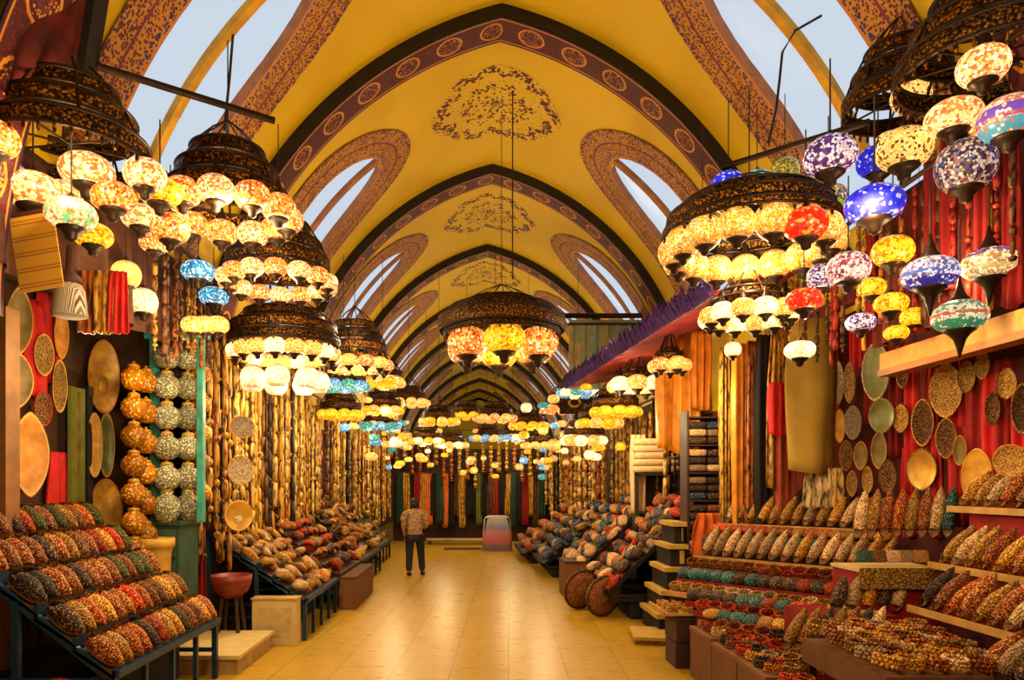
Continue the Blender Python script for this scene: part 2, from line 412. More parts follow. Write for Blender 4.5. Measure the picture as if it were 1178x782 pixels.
# ------------------------------------------------------------------ lamps
M_IRON=plain('blackened_iron',(.030,.016,.008),.45,.6,scale=20)
M_BRASSY=dots('pierced_bronze',[(.20,.085,.02),(.10,.04,.012),(.30,.14,.03)],45,.4,gap=(.015,.008,.004),metal=.7,thr=.5)
M_CORD=plain('dark_cord',(.02,.012,.010),.7)
W=(1,.80,.50)
GL={
 'cream':glow('cream_mosaic_glass',[(1,.70,.30),(1,.55,.16),(1,.85,.55),(.55,.12,.02),(1,.62,.22),(.75,.22,.05)],1.25,24,lead=(.5,.14,.02)),
 'orange':glow('orange_mosaic_glass',[(1,.24,.02),(1,.14,.01),(1,.42,.08),(1,.70,.35),(.45,.04,.01),(1,.30,.04)],1.35,26),
 'yellow':glow('yellow_mosaic_glass',[(1,.50,.01),(1,.42,.005),(1,.60,.04),(.55,.16,.0)],1.2,22,lead=(.4,.12,.0)),
 'amber':glow('amber_glass',[(1,.46,.07),(1,.58,.18),(1,.36,.03)],1.9,30,lead=(.6,.2,.02)),
 'gold':glow('gold_glass',[(1,.48,.05),(1,.58,.14),(1,.40,.03),(1,.75,.35),(.55,.17,.01),(.75,.28,.02)],1.35,30,lead=(.45,.13,.005)),
 'white':glow('warm_white_glass',[(1,.75,.38),(1,.88,.62),(1,.62,.24),(.8,.35,.08)],2.0,30,lead=(.7,.3,.06)),
 'red':glow('red_mosaic_glass',[(1,.012,.004),(.9,.006,.002),(1,.05,.01),(1,.30,.03)],1.1,20,lead=(.35,.0,.0)),
 'blue':glow('royal_blue_glass',[(.006,.012,.80),(.01,.03,.95),(.003,.006,.5),(.008,.015,.7),(.45,.55,1)],.85,22,lead=(.01,.01,.2)),
 'teal':glow('turquoise_mosaic_glass',[(.02,.42,.38),(.01,.30,.26),(.40,.80,.70),(.05,.45,.28),(.0,.12,.12)],.75,24,lead=(.0,.10,.08)),
 'cyan':glow('pale_blue_mosaic_glass',[(.05,.38,.70),(.25,.70,.85),(.8,.95,1),(.02,.20,.42),(.01,.12,.28)],1.0,24,lead=(.02,.12,.2)),
 'olive':glow('olive_mosaic_glass',[(.48,.36,.04),(.70,.55,.12),(.30,.23,.03),(.10,.07,.01)],.6,26,lead=(.08,.05,.0)),
 'purple':glow('white_and_purple_glass',[(.9,.78,.85),(.08,.02,.18),(.70,.55,.65),(.14,.04,.22),(1,.92,.9),(.06,.015,.12)],.75,26,lead=(.05,.01,.08)),
 'mosaic':glow('many_coloured_mosaic_glass',[(.45,.16,.12),(.08,.07,.22),(.75,.6,.5),(.12,.015,.015),(.8,.7,.65),(.04,.02,.04),(.22,.25,.5)],.5,28,lead=(.03,.01,.01)),
 'stripe':glow('white_blue_and_teal_banded_glass',[(1,.80,.6),(.95,.45,.2),(.7,.2,.08)],.9,26,lead=(.3,.06,.04),bands=[(-.02,.04,(.12,.06,.50)),(-.045,-.02,(.45,.08,.15)),(-.2,-.05,(.02,.38,.55))]),
 'violetband':glow('cream_glass_with_violet_top',[(1,.75,.32),(.95,.82,.5),(.5,.25,.08)],.75,28,lead=(.3,.13,.03),bands=[(.045,.2,(.07,.03,.32)),(-.06,-.03,(.70,.50,.18))]),
 'bluewhite':glow('white_and_blue_banded_glass',[(.8,.78,.85),(.35,.35,.55),(.9,.85,.8),(.15,.08,.25)],.7,30,lead=(.06,.04,.15),bands=[(-.2,-.045,(.03,.02,.35)),(-.02,.0,(.05,.14,.65))]),
 'greenwhite':glow('white_green_and_red_banded_glass',[(.85,.78,.5),(.9,.85,.7),(.2,.3,.15)],.65,30,lead=(.1,.1,.04),bands=[(-.2,-.04,(.02,.28,.12)),(-.012,.012,(.70,.10,.02)),(.06,.2,(.03,.28,.14))]),
 'limeband':glow('dotted_glass_with_lime_rim',[(.65,.5,.08),(.85,.30,.03),(.06,.12,.4),(.9,.8,.4),(.12,.05,.02)],.8,28,lead=(.08,.06,.01),bands=[(-.2,-.07,(.22,.60,.01))]),
 'rose':glow('rose_and_white_mosaic_glass',[(.9,.70,.68),(.45,.12,.16),(.85,.5,.48),(.16,.03,.07),(.95,.85,.8)],.65,24,lead=(.12,.02,.03)),
 'creamdot':glow('cream_glass_with_dark_dots',[(1,.62,.14),(1,.55,.10),(1,.70,.24),(.12,.03,.005),(1,.66,.18)],1.0,30,lead=(.6,.25,.04)),
 'creamgreen':glow('cream_glass_with_green_flower',[(1,.70,.30),(1,.58,.18),(.12,.50,.2),(.9,.78,.4),(.6,.16,.03)],1.2,22),
}
def globe_prof(r,h,bot=.55,top=.3,n=9):
    """flattened globe of radius r, half height h, open at bot*r below and top*r above"""
    a0=-acos(bot); a1=acos(top); out=[]
    for i in range(n+1):
        a=a0+(a1-a0)*i/n; out.append((r*cos(a)**.85 if cos(a)>0 else 0,h*sin(a)))
    return out
GM={}
def globe_mesh(col,shape):
    k=(col,shape)
    if k not in GM:
        r=.18; h={'flat':.115,'mid':.14,'round':.175}[shape]
        GM[k]=MB().lathe(globe_prof(r,h),24).mesh('lamp_globe',GL[col])
    return GM[k]
HH={'flat':.115,'mid':.14,'round':.175}
FIT={}
def fit_mesh(kind,shape):
    k=(kind,shape)
    if k in FIT: return FIT[k]
    h=HH[shape]; zb=-h*.83; zt=h*.93; m=MB()
    if kind=='holder': m.lathe([(.098,zb+.012),(.102,zb-.008),(.075,zb-.03),(.045,zb-.05),(.040,zb-.085),(.018,zb-.10),(.0,zb-.105)],16)
    if kind=='point': m.lathe([(.10,zb+.012),(.103,zb-.008),(.07,zb-.03),(.04,zb-.07),(.022,zb-.13),(.008,zb-.19),(0,zb-.20)],16)
    if kind=='cap': m.lathe([(.062,zt-.015),(.060,zt+.006),(.035,zt+.022),(.015,zt+.05),(.008,zt+.06),(0,zt+.061)],14)
    if kind=='spire': m.lathe([(.075,zt-.02),(.072,zt+.006),(.045,zt+.04),(.022,zt+.10),(.008,zt+.17),(0,zt+.171)],14)
    FIT[k]=m.mesh({'holder':'holder','point':'pointed_finial','cap':'cap','spire':'cap'}[kind],M_IRON); return FIT[k]
CORDM={}
def cord_mesh(L):
    L=round(L,1)
    if L not in CORDM: CORDM[L]=MB().tube([(0,0,0),(0,0,L)],.006,5).mesh('cord',M_CORD)
    return CORDM[L]
def lantern(loc,label,col,shape='flat',size=.36,group=None,point=False,top=None,parts=True,cat='lantern'):
    """one mosaic lamp hanging on its own cord; size is the globe's width"""
    s=size/.36; t=thing('hanging_lantern',label,cat,loc,(0,0,rnd.uniform(0,6)),group,s)
    link('lamp_globe',globe_mesh(col,shape),t)
    if parts:
        link('pointed_finial' if point else 'holder',fit_mesh('point' if point else 'holder',shape),t)
        link('cap',fit_mesh('spire' if point else 'cap',shape),t)
    L=((top if top else loc[2]+.6)-loc[2])/s
    if L>.05: link('cord',cord_mesh(L),t)
    return t
# --- ring chandeliers: stacked iron hoops with pierced band, chains, globes below
HOOP={}
def hoop_parts(tiers):
    k=tuple(tiers)
    if k in HOOP: return HOOP[k]
    hs=[];
    for (rr,z,bh) in tiers:
        m=MB(); n=40
        for zz in (z,z-bh):
            m.tube([(rr*cos(2*pi*i/n),rr*sin(2*pi*i/n),zz) for i in range(n)],.014,6,True)
        m2=MB(); m2.lathe([(rr,z),(rr*1.03,z-bh*.5),(rr,z-bh)],n); m2.f=m2.f[:-2]; m2.sm=m2.sm[:-2]
        hs.append((m.mesh('hoop',M_IRON),m2.mesh('pierced_band',M_BRASSY)))
    st=MB()
    for i in range(8):
        a=2*pi*i/8; p=[(rr*cos(a)*.99,rr*sin(a)*.99,z) for rr,z,bh in tiers]
        st.tube(p,.010,5)
        r0,z0,_=tiers[0]; st.tube([(0,0,z0+.28),(r0*.5*cos(a),r0*.5*sin(a),z0+.16),(r0*cos(a),r0*sin(a),z0)],.008,5)
        r9,z9,b9=tiers[-1]; st.tube([(0,0,z9-.02),(r9*cos(a),r9*sin(a),z9-.02)],.009,5)
    dr=MB()
    r9,z9,b9=tiers[-1]
    for i in range(36):
        a=2*pi*(i+.5)/36; dr.lathe([(0,-.075),(.012,-.055),(.014,-.03),(.004,0),(.003,.03)],5,(r9*cos(a),r9*sin(a),z9-b9))
    HOOP[k]=(hs,st.mesh('strut',M_IRON),dr.mesh('metal_drops',M_BRASSY)); return HOOP[k]
def chandelier(loc,label,cols,n=10,rad=.5,gsize=.30,gdrop=.14,tiers=None,top=None,group='ring chandeliers along the hall',shape='mid',phase=0.0,detail=True,lower=0):
    tiers=tiers or [(rad*.62,.42,.09),(rad*.85,.24,.11),(rad*1.02,.06,.12)]
    t=thing('chandelier',label,'chandelier',loc,(0,0,phase),group)
    hs,st,dr=hoop_parts(tiers)
    for a,b in hs:
        h=link('hoop',a,t); link('pierced_band',b,h)
    link('strut',st,t)
    if detail: link('metal_drops',dr,t)['kind']='stuff'
    zt=tiers[0][1]+.28
    link('cord',cord_mesh((top or loc[2]+1.6)-loc[2]-zt),t,(0,0,zt))
    for i in range(n):
        a=2*pi*i/n; g=link('lamp_globe',globe_mesh(cols[i%len(cols)],shape),t,(rad*cos(a),rad*sin(a),-.06-gdrop),(0,0,rnd.uniform(0,6)),gsize/.36)
        if detail: link('holder',fit_mesh('holder',shape),g); link('cap',fit_mesh('spire',shape),g)
    for i in range(lower):
        a=2*pi*i/lower+.3; link('lamp_globe',globe_mesh('white','round'),t,(rad*.72*cos(a),rad*.72*sin(a),-.40-gdrop),(0,0,a),.85)
    return t
def vtop(x,y=None):
    a=abs(x-AXX); 
    return CH+CZ+sqrt(max(.01,RAD**2-(a-CX)**2))-.2
# left side, near to far: place by what stands along the left shops
def LN(px,py,w,d,label,col,shape='flat',point=False,**k):
    p=P(px,py,d); return lantern(p,label,col,shape,w*d/F,point=point,top=p.z+k.pop('up',.55),**k)
GLf='lit mosaic lanterns under the left canopy'
LN(-4,200,64,5.0,'pink glass lantern cut by the left edge of the photo','rose','flat',group=GLf)
LN(38,220,64,5.0,'large cream lantern with orange flowers, nearest the left edge','cream','flat',group=GLf)
LN(100,197,60,5.2,'highest cream lantern of the left cluster, under the dark hoop','cream','flat',group=GLf)
LN(82,247,56,4.8,'cream lantern with a green flower in the left cluster','creamgreen','flat',group=GLf)
LN(130,227,52,5.3,'mottled red and orange lantern left of the plain yellow one','orange','flat',group=GLf)
LN(184,221,50,5.4,'plain bright yellow lantern of the left cluster','yellow','flat',group=GLf)
LN(107,271,44,5.7,'small yellow lantern above the yellow notice on the left','yellow','flat',group=GLf)
LN(162,250,44,5.9,'cream and orange lantern under the yellow one, left cluster','cream','flat',group=GLf)
LN(196,263,44,5.6,'red-orange lantern just left of the big orange one','orange','mid',group=GLf)
LN(178,280,34,6.2,'small orange lantern lowest in the left cluster','orange','flat',group=GLf)
LN(145,316,33,6.4,'amber glass ball lamp glowing right of the bristle brush','amber','round',group=GLf)
LN(165,347,32,6.8,'very bright white ball lamp under the amber one on the left','white','round',group=GLf)
LN(228,312,38,7.2,'pale blue lantern pair, left one, below the orange row','cyan','flat',group=GLf)
LN(268,310,24,7.6,'small pale blue lantern right of the larger blue one','cyan','round',group=GLf)
LN(246,341,34,7.8,'white and blue lantern beneath the small blue one','cyan','flat',group=GLf)
for i in range(3): LN(222+14*i,374,27,7.0+.1*i,'cream lamp, %s of the tight row of three over the grey pots'%ORD[i],'gold','mid',group='row of three cream lamps')
CHG='ring chandeliers along the left shops'
p=P(80,172,5.0); chandelier(p,'dark iron ring above the near left lantern cluster, few lamps','cream orange'.split(),3,.52,.30,.10,top=5.9,group=CHG,phase=2.2)
p=P(262,230,6.1); chandelier(p,'near left chandelier with a band of orange mosaic lamps','orange orange cream'.split(),11,.50,.30,.06,top=5.9,group=CHG,phase=.3)
p=P(320,305,7.4); chandelier(p,'second left chandelier with white and red speckled lamps','cream orange'.split(),14,.52,.24,.12,top=5.8,group=CHG)
p=P(327,398,9.0); chandelier(p,'big left chandelier with a full glowing ring of gold lamps','gold white gold'.split(),17,.60,.27,.05,[(.50,.42,.1),(.66,.26,.12),(.70,.10,.10)],top=5.8,group=CHG,lower=7)
p=P(408,402,11.2); chandelier(p,'left chandelier with orange lamps beyond the glowing ring','orange gold'.split(),12,.50,.27,.2,top=5.6,group=CHG)
# right side
GRf='mosaic lanterns over the right slipper stall'
RL=[(1097,135,60,4.9,'cream','flat','bright cream lantern with red mottling, top right',0),
(1161,137,64,4.6,'stripe','mid','lantern banded white, purple and teal at the top right edge',0),
(1040,172,60,5.2,'creamdot','mid','cream lantern with dark dots hanging behind a black wire',0),
(955,180,58,5.4,'purple','mid','white and purple lantern in the top row at right',0),
(1010,186,46,5.7,'blue','mid','blue lantern half behind the dotted cream one',0),
(1006,235,64,5.0,'blue','flat','large royal blue lantern, lowest of the blue ones',0),
(1111,191,63,4.9,'mosaic','round','dark many-coloured mosaic lantern with black holder',0),
(838,213,39,6.4,'blue','mid','blue lantern standing above the near right chandelier',0),
(871,209,33,6.6,'teal','mid','green lantern right of the blue one above the chandelier',0),
(903,197,32,6.5,'olive','round','olive lantern at the right end of the small high row',0),
(808,234,27,6.4,'teal','round','small turquoise lantern at the left end of the high row',0),
(927,258,49,5.6,'red','mid','bright red lantern beside the gold ring chandelier',0),
(953,229,43,6.0,'limeband','mid','dotted lantern with a lime rim above the red one',0),
(1027,289,45,5.6,'yellow','mid','yellow lantern under the royal blue one',0),
(976,309,48,5.5,'rose','mid','rose and white mosaic lantern left of the yellow one',0),
(1070,315,60,4.9,'bluewhite','flat','white and blue banded lantern with a pointed cap',1),
(1138,304,58,5.0,'violetband','flat','cream lantern with violet top, upper of the right pointed ones',1),
(1104,364,58,5.0,'greenwhite','flat','green, white and red lantern with long pointed foot',1),
(925,345,41,5.8,'red','flat','small red lantern above the olive cloth',0),
(1025,349,37,5.9,'yellow','flat','small yellow lantern, top of the yellow group at right',0),
(1051,365,29,6.0,'yellow','mid','tiny yellow lantern right of the yellow group',0),
(1031,383,27,6.0,'yellow','flat','lowest tiny yellow lantern over the timber beam',0),
(990,371,33,5.9,'purple','flat','small white lantern over the pale trays',0),
(920,403,34,6.0,'white','flat','glowing white lantern in front of the olive cloth',0),
(945,319,32,5.9,'purple','round','small purple mosaic lantern left of the rose one',0),
(1003,331,30,6.2,'yellow','mid','yellow lantern partly behind the rose one',0),
(1170,281,30,5.3,'yellow','round','yellow lantern cut by the right edge',0),
(1057,236,18,6.2,'white','round','tiny bright bulb lamp among the scarves at right',0),
(843,402,19,7.4,'white','round','small glowing ball lamp over the orange scarves',0)]
for (px,py,w_,d,col,sh,lab,pt) in RL: LN(px,py,w_,d,lab,col,sh,bool(pt),group=GRf,up=.75)
CHR='ring chandeliers along the right shops'
p=P(862,262,6.35); chandelier(p,'near right chandelier with a ring of gold globes','gold'.split(),15,.66,.30,.12,[(.60,.22,.08),(.72,.12,.10),(.76,.0,.06)],top=5.6,group=CHR,shape='round')
p=P(862,352,6.95); chandelier(p,'right chandelier low over the orange scarves, pale gold lamps','gold white'.split(),12,.38,.24,.04,[(.28,.14,.06),(.38,.04,.07)],top=4.25,group=CHR)
p=P(1035,118,5.6); chandelier(p,'dark iron ring over the right lanterns without lamps in front',['creamdot'],2,.40,.28,.10,top=5.9,group=CHR,phase=1.2)
p=P(1135,72,4.5); chandelier(p,'dark iron hoops at the top right corner',['cream'],2,.50,.28,.2,top=6.0,group=CHR,phase=.9)
p=P(733,432,11.5); chandelier(p,'right chandelier with bright pale lamps beside the red awning','white gold'.split(),7,.34,.34,.10,[(.24,.10,.06),(.34,.02,.08)],top=4.19,group=CHR)
p=P(770,410,9.6); chandelier(p,'small right chandelier with orange lamps before the awning','gold orange'.split(),5,.18,.26,.06,[(.12,.10,.05),(.2,.02,.07)],top=4.19,group=CHR)
# middle of the hall
p=P(577,378,10.9); chandelier(p,'central chandelier with a wide dark basket and large orange lamps','orange yellow orange'.split(),6,.62,.62,.22,[(.55,.42,.14),(.82,.30,.14),(.98,.16,.2),(.9,-.02,.1)],top=7.9,group='chandeliers in the middle of the hall',shape='mid',phase=.55); link('cord',cord_mesh(2.9),bpy.data.objects[C.objects[-1].parent.name] if C.objects[-1].parent else None,(-.196,.12,.55))
# farther chandeliers, in two files above the shop fronts and a few over the aisle
far=[(395,448,12.5,'teal cyan','turquoise'),(440,445,14.0,'gold yellow','yellow'),(440,478,15.3,'yellow gold','yellow'),(437,497,17.2,'cyan teal cyan','blue'),(392,482,13.7,'yellow','yellow'),(470,470,17,'gold','gold'),
(665,458,15.4,'cyan white teal','pale blue'),(645,478,17.4,'orange','orange'),(690,492,13.5,'yellow gold','yellow'),(672,512,13.9,'gold white','gold'),(608,497,18,'yellow','yellow'),(708,478,12.5,'yellow','yellow'),
(505,492,17.5,'gold yellow','gold'),(537,486,19,'yellow','yellow'),(570,488,16.8,'orange gold','orange'),(620,520,20,'gold','gold'),(560,512,21,'cyan gold','pale blue'),(520,520,21,'gold white','gold'),(490,515,20,'yellow white','yellow'),(590,512,22,'white cyan','white')]
seen={}
for (px,py,d,cols,word) in far:
    p=P(px,py-14,d); side='left' if px<480 else ('right' if px>600 else 'middle')
    k=(side,word); seen[k]=seen.get(k,-1)+1
    q=seen[k]; where={'left':'over the far left shops','right':'over the far right shops','middle':'over the far aisle'}[side]
    chandelier(p,'distant chandelier of %s lamps %s%s'%(word,where,'' if q==0 else ', %s of them'%ORD[q]),cols.split(),9,.36 if d<16 else .42,.25,.10,[(.30,.22,.08),(.40,.06,.10)],top=4.08 if (p.x>1.9 and p.y<14.6) else vtop(p.x),group='distant chandeliers',detail=False,phase=rnd.uniform(0,1))
# far single lanterns
r2=random.Random(11); cnt={}
fc=['gold','white','yellow','gold','amber','teal','gold','cyan','orange','yellow']
CW={'gold':'gold','white':'white','yellow':'yellow','amber':'amber','teal':'turquoise','cyan':'pale blue','orange':'orange'}
for i in range(120):
    d=r2.uniform(12.5,24); sidep=r2.random()
    if sidep<.36: x=r2.uniform(-2.9,-1.4)
    elif sidep<.7: x=r2.uniform(1.2,2.8)
    else: x=r2.uniform(-2.2,2.2); d=r2.uniform(20.5,24)
    z=r2.uniform(2.25,3.9) if sidep>=.7 else r2.uniform(2.5,4.0)
    c=fc[i%10]
    where='left shops' if sidep<.36 else ('right shops' if sidep<.7 else 'aisle end')
    b='near' if d<16 else ('mid-way along' if d<20 else 'far down')
    lantern((x,d,z),'small %s lantern hanging %s the %s'%(CW[c],b,where),c,r2.choice(['flat','mid','round']),r2.uniform(.18,.29),'small %s lanterns %s the %s'%(CW[c],b,where),top=z+r2.uniform(.5,.9),parts=False)
# near bulbs that light the hall
for (px,py,d,pw) in [(80,190,4.6,40),(262,235,5.6,60),(320,320,7.1,50),(327,425,9.0,60),(408,420,11.2,50),(862,290,6.6,60),(1000,220,4.8,45),(1090,300,5.2,30),(733,440,11.5,40),(572,402,10.9,60)]:
    p=P(px,py,d); lamp((p.x,p.y,p.z-.12),pw,(1,.66,.30),.06)
# ------------------------------------------------------------------ goods: one mesh of each kind, copied
def cm(n,c,**k): return plain(n,c,**k)
G=(.62,.36,.07)
M_EMB={
 'brown':dots('brown_gold_embroidery',[(.50,.22,.08),(.30,.09,.03),(.62,.36,.14),(.42,.08,.03),(.55,.30,.12)],101,.6,gap=(.10,.025,.010),thr=.5),
 'red':dots('red_gold_embroidery',[(.50,.02,.01),(.62,.28,.06),(.40,.015,.01),(.60,.06,.02)],94,.6,gap=(.16,.007,.005),thr=.5),
 'green':dots('olive_embroidery',[(.09,.11,.02),(.16,.16,.03),(.06,.08,.015),(.30,.22,.05)],108,.6,gap=(.02,.022,.006)),
 'dark':dots('black_embroidery',[(.06,.03,.02),(.30,.14,.05),(.05,.03,.05),(.50,.30,.11),(.10,.04,.02)],108,.6,gap=(.01,.006,.005)),
 'gold':dots('gold_sequins',[(.66,.38,.09),(.50,.25,.04),(.78,.52,.18),(.40,.17,.03)],108,.45,gap=(.16,.06,.012),thr=.52),
 'cream':dots('cream_beadwork',[(.75,.60,.36),(.62,.45,.22),(.82,.70,.48),(.45,.25,.10)],114,.5,gap=(.25,.12,.05),thr=.52),
 'blue':dots('blue_embroidery',[(.03,.09,.30),(.05,.18,.35),(.02,.03,.10),(.45,.42,.40)],101,.6,gap=(.01,.012,.03)),
 'teal':dots('teal_embroidery',[(.02,.22,.24),(.04,.32,.32),(.01,.10,.12),(.40,.35,.2)],101,.6,gap=(.005,.03,.035)),
 'orange':dots('orange_embroidery',[(.68,.20,.02),(.75,.32,.05),(.55,.10,.015),(.6,.35,.1)],101,.6,gap=(.14,.02,.006)),
}
WORD={'brown':'brown','red':'red','green':'olive green','dark':'black','gold':'gold sequinned','cream':'cream beaded','blue':'blue','teal':'teal','orange':'orange'}
M_SOLE=plain('tan_leather_sole',(.30,.14,.05),.7); M_INS=plain('dark_lining',(.10,.03,.015),.8)
# slipper, toe towards +y, length 1 unit = .27 m
def slip_w(t): # half width along the sole, 0 heel .. 1 pointed toe
    return .047*(sin(pi*min(1,max(0,t))**.85)**.55)*(1 if t<.75 else 1-.25*((t-.75)/.25))
def sole_mb():
    m=MB(); n=14; L=.27
    vs=[];fs=[]
    for zz in (0,.014):
        for k in range(n+1): t=k/n; vs.append((slip_w(t),L*t,zz+ (.035*max(0,t-.8)/.2*.6)))
        for k in range(n-1,0,-1): t=k/n; vs.append((-slip_w(t),L*t,zz+(.035*max(0,t-.8)/.2*.6)))
    q=2*n
    fs=[tuple(reversed(range(q))),tuple(range(q,2*q))]+[(i,(i+1)%q,(i+1)%q+q,i+q) for i in range(q)]
    m.add(vs,fs); return m
def upper_mb():
    m=MB(); L=.27
    def f(u,v):
        t=.16+.84*v; w=slip_w(t); h=.060*(1-((v-.35)/.75)**2 if v>.35 else 1-.25*((.35-v)/.35)**2)+.006; a=pi*u
        lift=.035*max(0,t-.8)/.2*.6
        return (w*cos(a)*1.02,L*t,.012+lift+h*sin(a)**.8*(w/.047)**.3)
    m.grid(f,8,10)
    def g(u,v):
        t=u; 
        k=abs(2*u-1); tt=.2*k; sx=1 if u<.5 else -1
        w=slip_w(tt)*(1.0+.06*v); h=.030+.012*k**3
        return (sx*w,L*tt-.004*v,.012+h*v)
    m.grid(g,16,1)
    return m
SOLE=sole_mb().mesh('sole',M_SOLE); UP={k:upper_mb().mesh('upper',v) for k,v in M_EMB.items()}
def slipper(loc,rot,col,label,group,s=1.0,cat='slipper',parts=True):
    t=thing('slipper',label,cat,loc,rot,group,s)
    link('sole',SOLE,t); link('upper',UP[col],t); return t
# pointed hanging slipper / oval dish (faces +x in its own frame, hangs in the y-z plane)
def dish_mb(ry,rz,depth=.04,pw=1.0,rim=.18,n=28,which='dish'):
    m=MB(); rings=[(0,-.7),(.35,-.68),(.6,-.55),(.8,-.2),(1-rim*.5,0)] if which=='dish' else [(1-rim*.5,-.002),(1-rim*.3,.18),(1-.02,.15),(1,-.1),(.8,-.6),(.45,-.95),(0,-1.0)]
    vs=[];fs=[]
    for r,z in rings:
        for k in range(n):
            a=2*pi*k/n; c=cos(a); s_=sin(a)
            q=r*math.copysign(abs(c)**pw,c); vs.append((depth*z,ry*q*(1 if pw==1 else (1-.0*abs(s_))),rz*r*s_))
    for i in range(len(rings)-1):
        for k in range(n): fs.append((i*n+k,i*n+(k+1)%n,(i+1)*n+(k+1)%n,(i+1)*n+k))
    m.add(vs,fs,True); return m
M_DISH={'wood':plain('orange_wood',(.62,.26,.04),.45,scale=9,var=.35),'amber':plain('amber_wood',(.70,.36,.05),.4,scale=9,var=.3),'olive':plain('olive_brown_wood',(.20,.13,.03),.5,scale=8,var=.4),
 'rim':plain('pale_wood_rim',(.72,.42,.12),.45),'green':plain('green_glaze',(.16,.17,.03),.35),'red':plain('red_cloth',(.55,.012,.010),.75),'redd':plain('dark_red_cloth',(.28,.008,.008),.8),
 'straw':dots('woven_straw',[(.62,.40,.14),(.50,.28,.08),(.72,.5,.22)],110,.7,gap=(.20,.085,.02),thr=.52),'dark':dots('dark_woven_straw',[(.30,.16,.06),(.42,.25,.09),(.18,.08,.03)],115,.7,gap=(.04,.012,.006)),
 'white':dots('white_beads',[(.8,.74,.62),(.7,.62,.48),(.85,.8,.7)],100,.5,gap=(.25,.16,.08)),'gold':plain('gilded',(.62,.34,.05),.35,.4)}
DM={}
def dish(loc,rot,label,w,h,inner,rim='rim',pw=1.0,group=None,name='hanging_dish',cat='dish',depth=.04,center=None,cord=False):
    k=(round(w,2),round(h,2),inner,rim,pw)
    if k not in DM:
        DM[k]=(dish_mb(w/2,h/2,depth,pw,which='dish').mesh('bowl',M_DISH[inner]),dish_mb(w/2,h/2,depth,pw,which='rim').mesh('rim',M_DISH[rim]))
    t=thing(name,label,cat,loc,rot,group); link('bowl',DM[k][0],t); link('rim',DM[k][1],t)
    if center: MB().ell((-depth*.5,0,-h*.12),.012,w*.16,h*.13,10,6).obj('centre_boss',M_DISH[center],t)
    return t
# bead strands and scarves
def strand_mb(seed,L=2.0):
    r_=random.Random(seed); m=MB(); z=0; pr=[(.004,0)]
    x=0
    while z>-L:
        h=r_.choice([.08,.14,.22,.30,.36]); w_=r_.uniform(.016,.040)
        if h>.2: w_*=1.05
        pr+= [(.007,z-.008),(w_*.8,z-.02),(w_,z-h*.45),(w_*.85,z-h+.015),(.008,z-h)]
        z-=h+.01
    pr.append((0,z)); m.lathe(pr,7); return m
def scarf_mb(seed,w=.18,L=2.0,folds=4):
    r_=random.Random(seed); ph=r_.uniform(0,6); am=w*.16
    def f(u,v):
        k=.82+.18*min(1,v*3); x=w*(u-.5)*k*(1+.1*sin(3*v+ph)); 
        y=am*sin(2*pi*folds*u+ph+1.2*v)*(.5+.5*min(1,v*3)); return (x,y,-L*v-.03*L*sin(pi*u)*(v>.98))
    m=MB(); m.grid(f,folds*6,14); return m
STC={'gold':(.55,.29,.035),'ochre':(.42,.20,.025),'straw':(.62,.40,.10),'brown':(.12,.045,.015),'black':(.025,.015,.012),'red':(.40,.03,.012),'rust':(.42,.12,.02),'cream':(.66,.50,.25)}
M_STR={}
for k,c in STC.items():
    d=tuple(x*.12 for x in c); l=tuple(min(1,x*1.35) for x in c)
    t=NT('strand_'+k); co=t.coords(); n=t.n('TexNoise',_Vector=t.n('Mapping',_Vector=co,_Scale=(1,1,.35)).outputs[0],_Scale=26.0,_Detail=4.0)
    M_STR[k]=t.finish(t.ramp(n.outputs[0],[(.38,d),(.5,c),(.66,l)]),.5,.15,bump=n.outputs[0],bs=.3)
STM={}
def strand(loc,label,col,var,group,sc_=1.0,wd_=1.0):
    k=(col,var)
    if k not in STM: STM[k]=strand_mb(var).mesh('hanging_strand',M_STR[col])
    return tag(link('hanging_strand',STM[k],None,loc,(0,0,rnd.uniform(0,6)),(wd_,wd_,sc_)),label,'strand',group)
SCM={}
def scarf(loc,label,mat,var,rotz,group=None,w=.18,L=2.0,folds=4,name='hanging_scarf',cat='scarf'):
    k=(mat.name,var,w,L,folds)
    if k not in SCM:
        SCM[k]=scarf_mb(var,w,L,folds).mesh(name,mat)
    o=link(name,SCM[k],None,loc,(0,0,rotz)); 
    md=o.modifiers.new('thickness','SOLIDIFY'); md.thickness=.006
    return tag(o,label,cat,group)
# rounded folded pouch / cap / cushion
PM={}
def pouch_mesh(col,kind):
    k=(col,kind)
    if k in PM: return PM[k]
    m=MB()
    if kind=='pouch': m.ell((0,0,.045),.10,.075,.045,14,8,.7)
    if kind=='cap':
        m.lathe([(.0,.085),(.045,.083),(.070,.070),(.078,.04),(.080,0),(.072,0),(.068,.035),(.0,.06)],16)
    if kind=='cloth': m.ell((0,0,.04),.13,.10,.04,16,8,.35)
    if kind=='coil':
        for j in range(3):
            n=16
            for i in range(n):
                a=2*pi*i/n+j*.2; m.ell((.062*cos(a),.050*sin(a),.012+.019*j),.012,.012,.012,6,4)
    PM[k]=m.mesh({'pouch':'embroidered_pouch','cap':'skullcap','cloth':'folded_cloth','coil':'bead_bracelet'}[kind],M_EMB[col]); return PM[k]
def item(kind,loc,rot,col,label,group,s=1.0):
    nm={'pouch':'embroidered_pouch','cap':'skullcap','cloth':'folded_cloth','coil':'bead_bracelet'}[kind]
    return tag(link(nm,pouch_mesh(col,kind),None,loc,rot,s),label,{'pouch':'pouch','cap':'hat','cloth':'folded cloth','coil':'bracelet'}[kind],group)
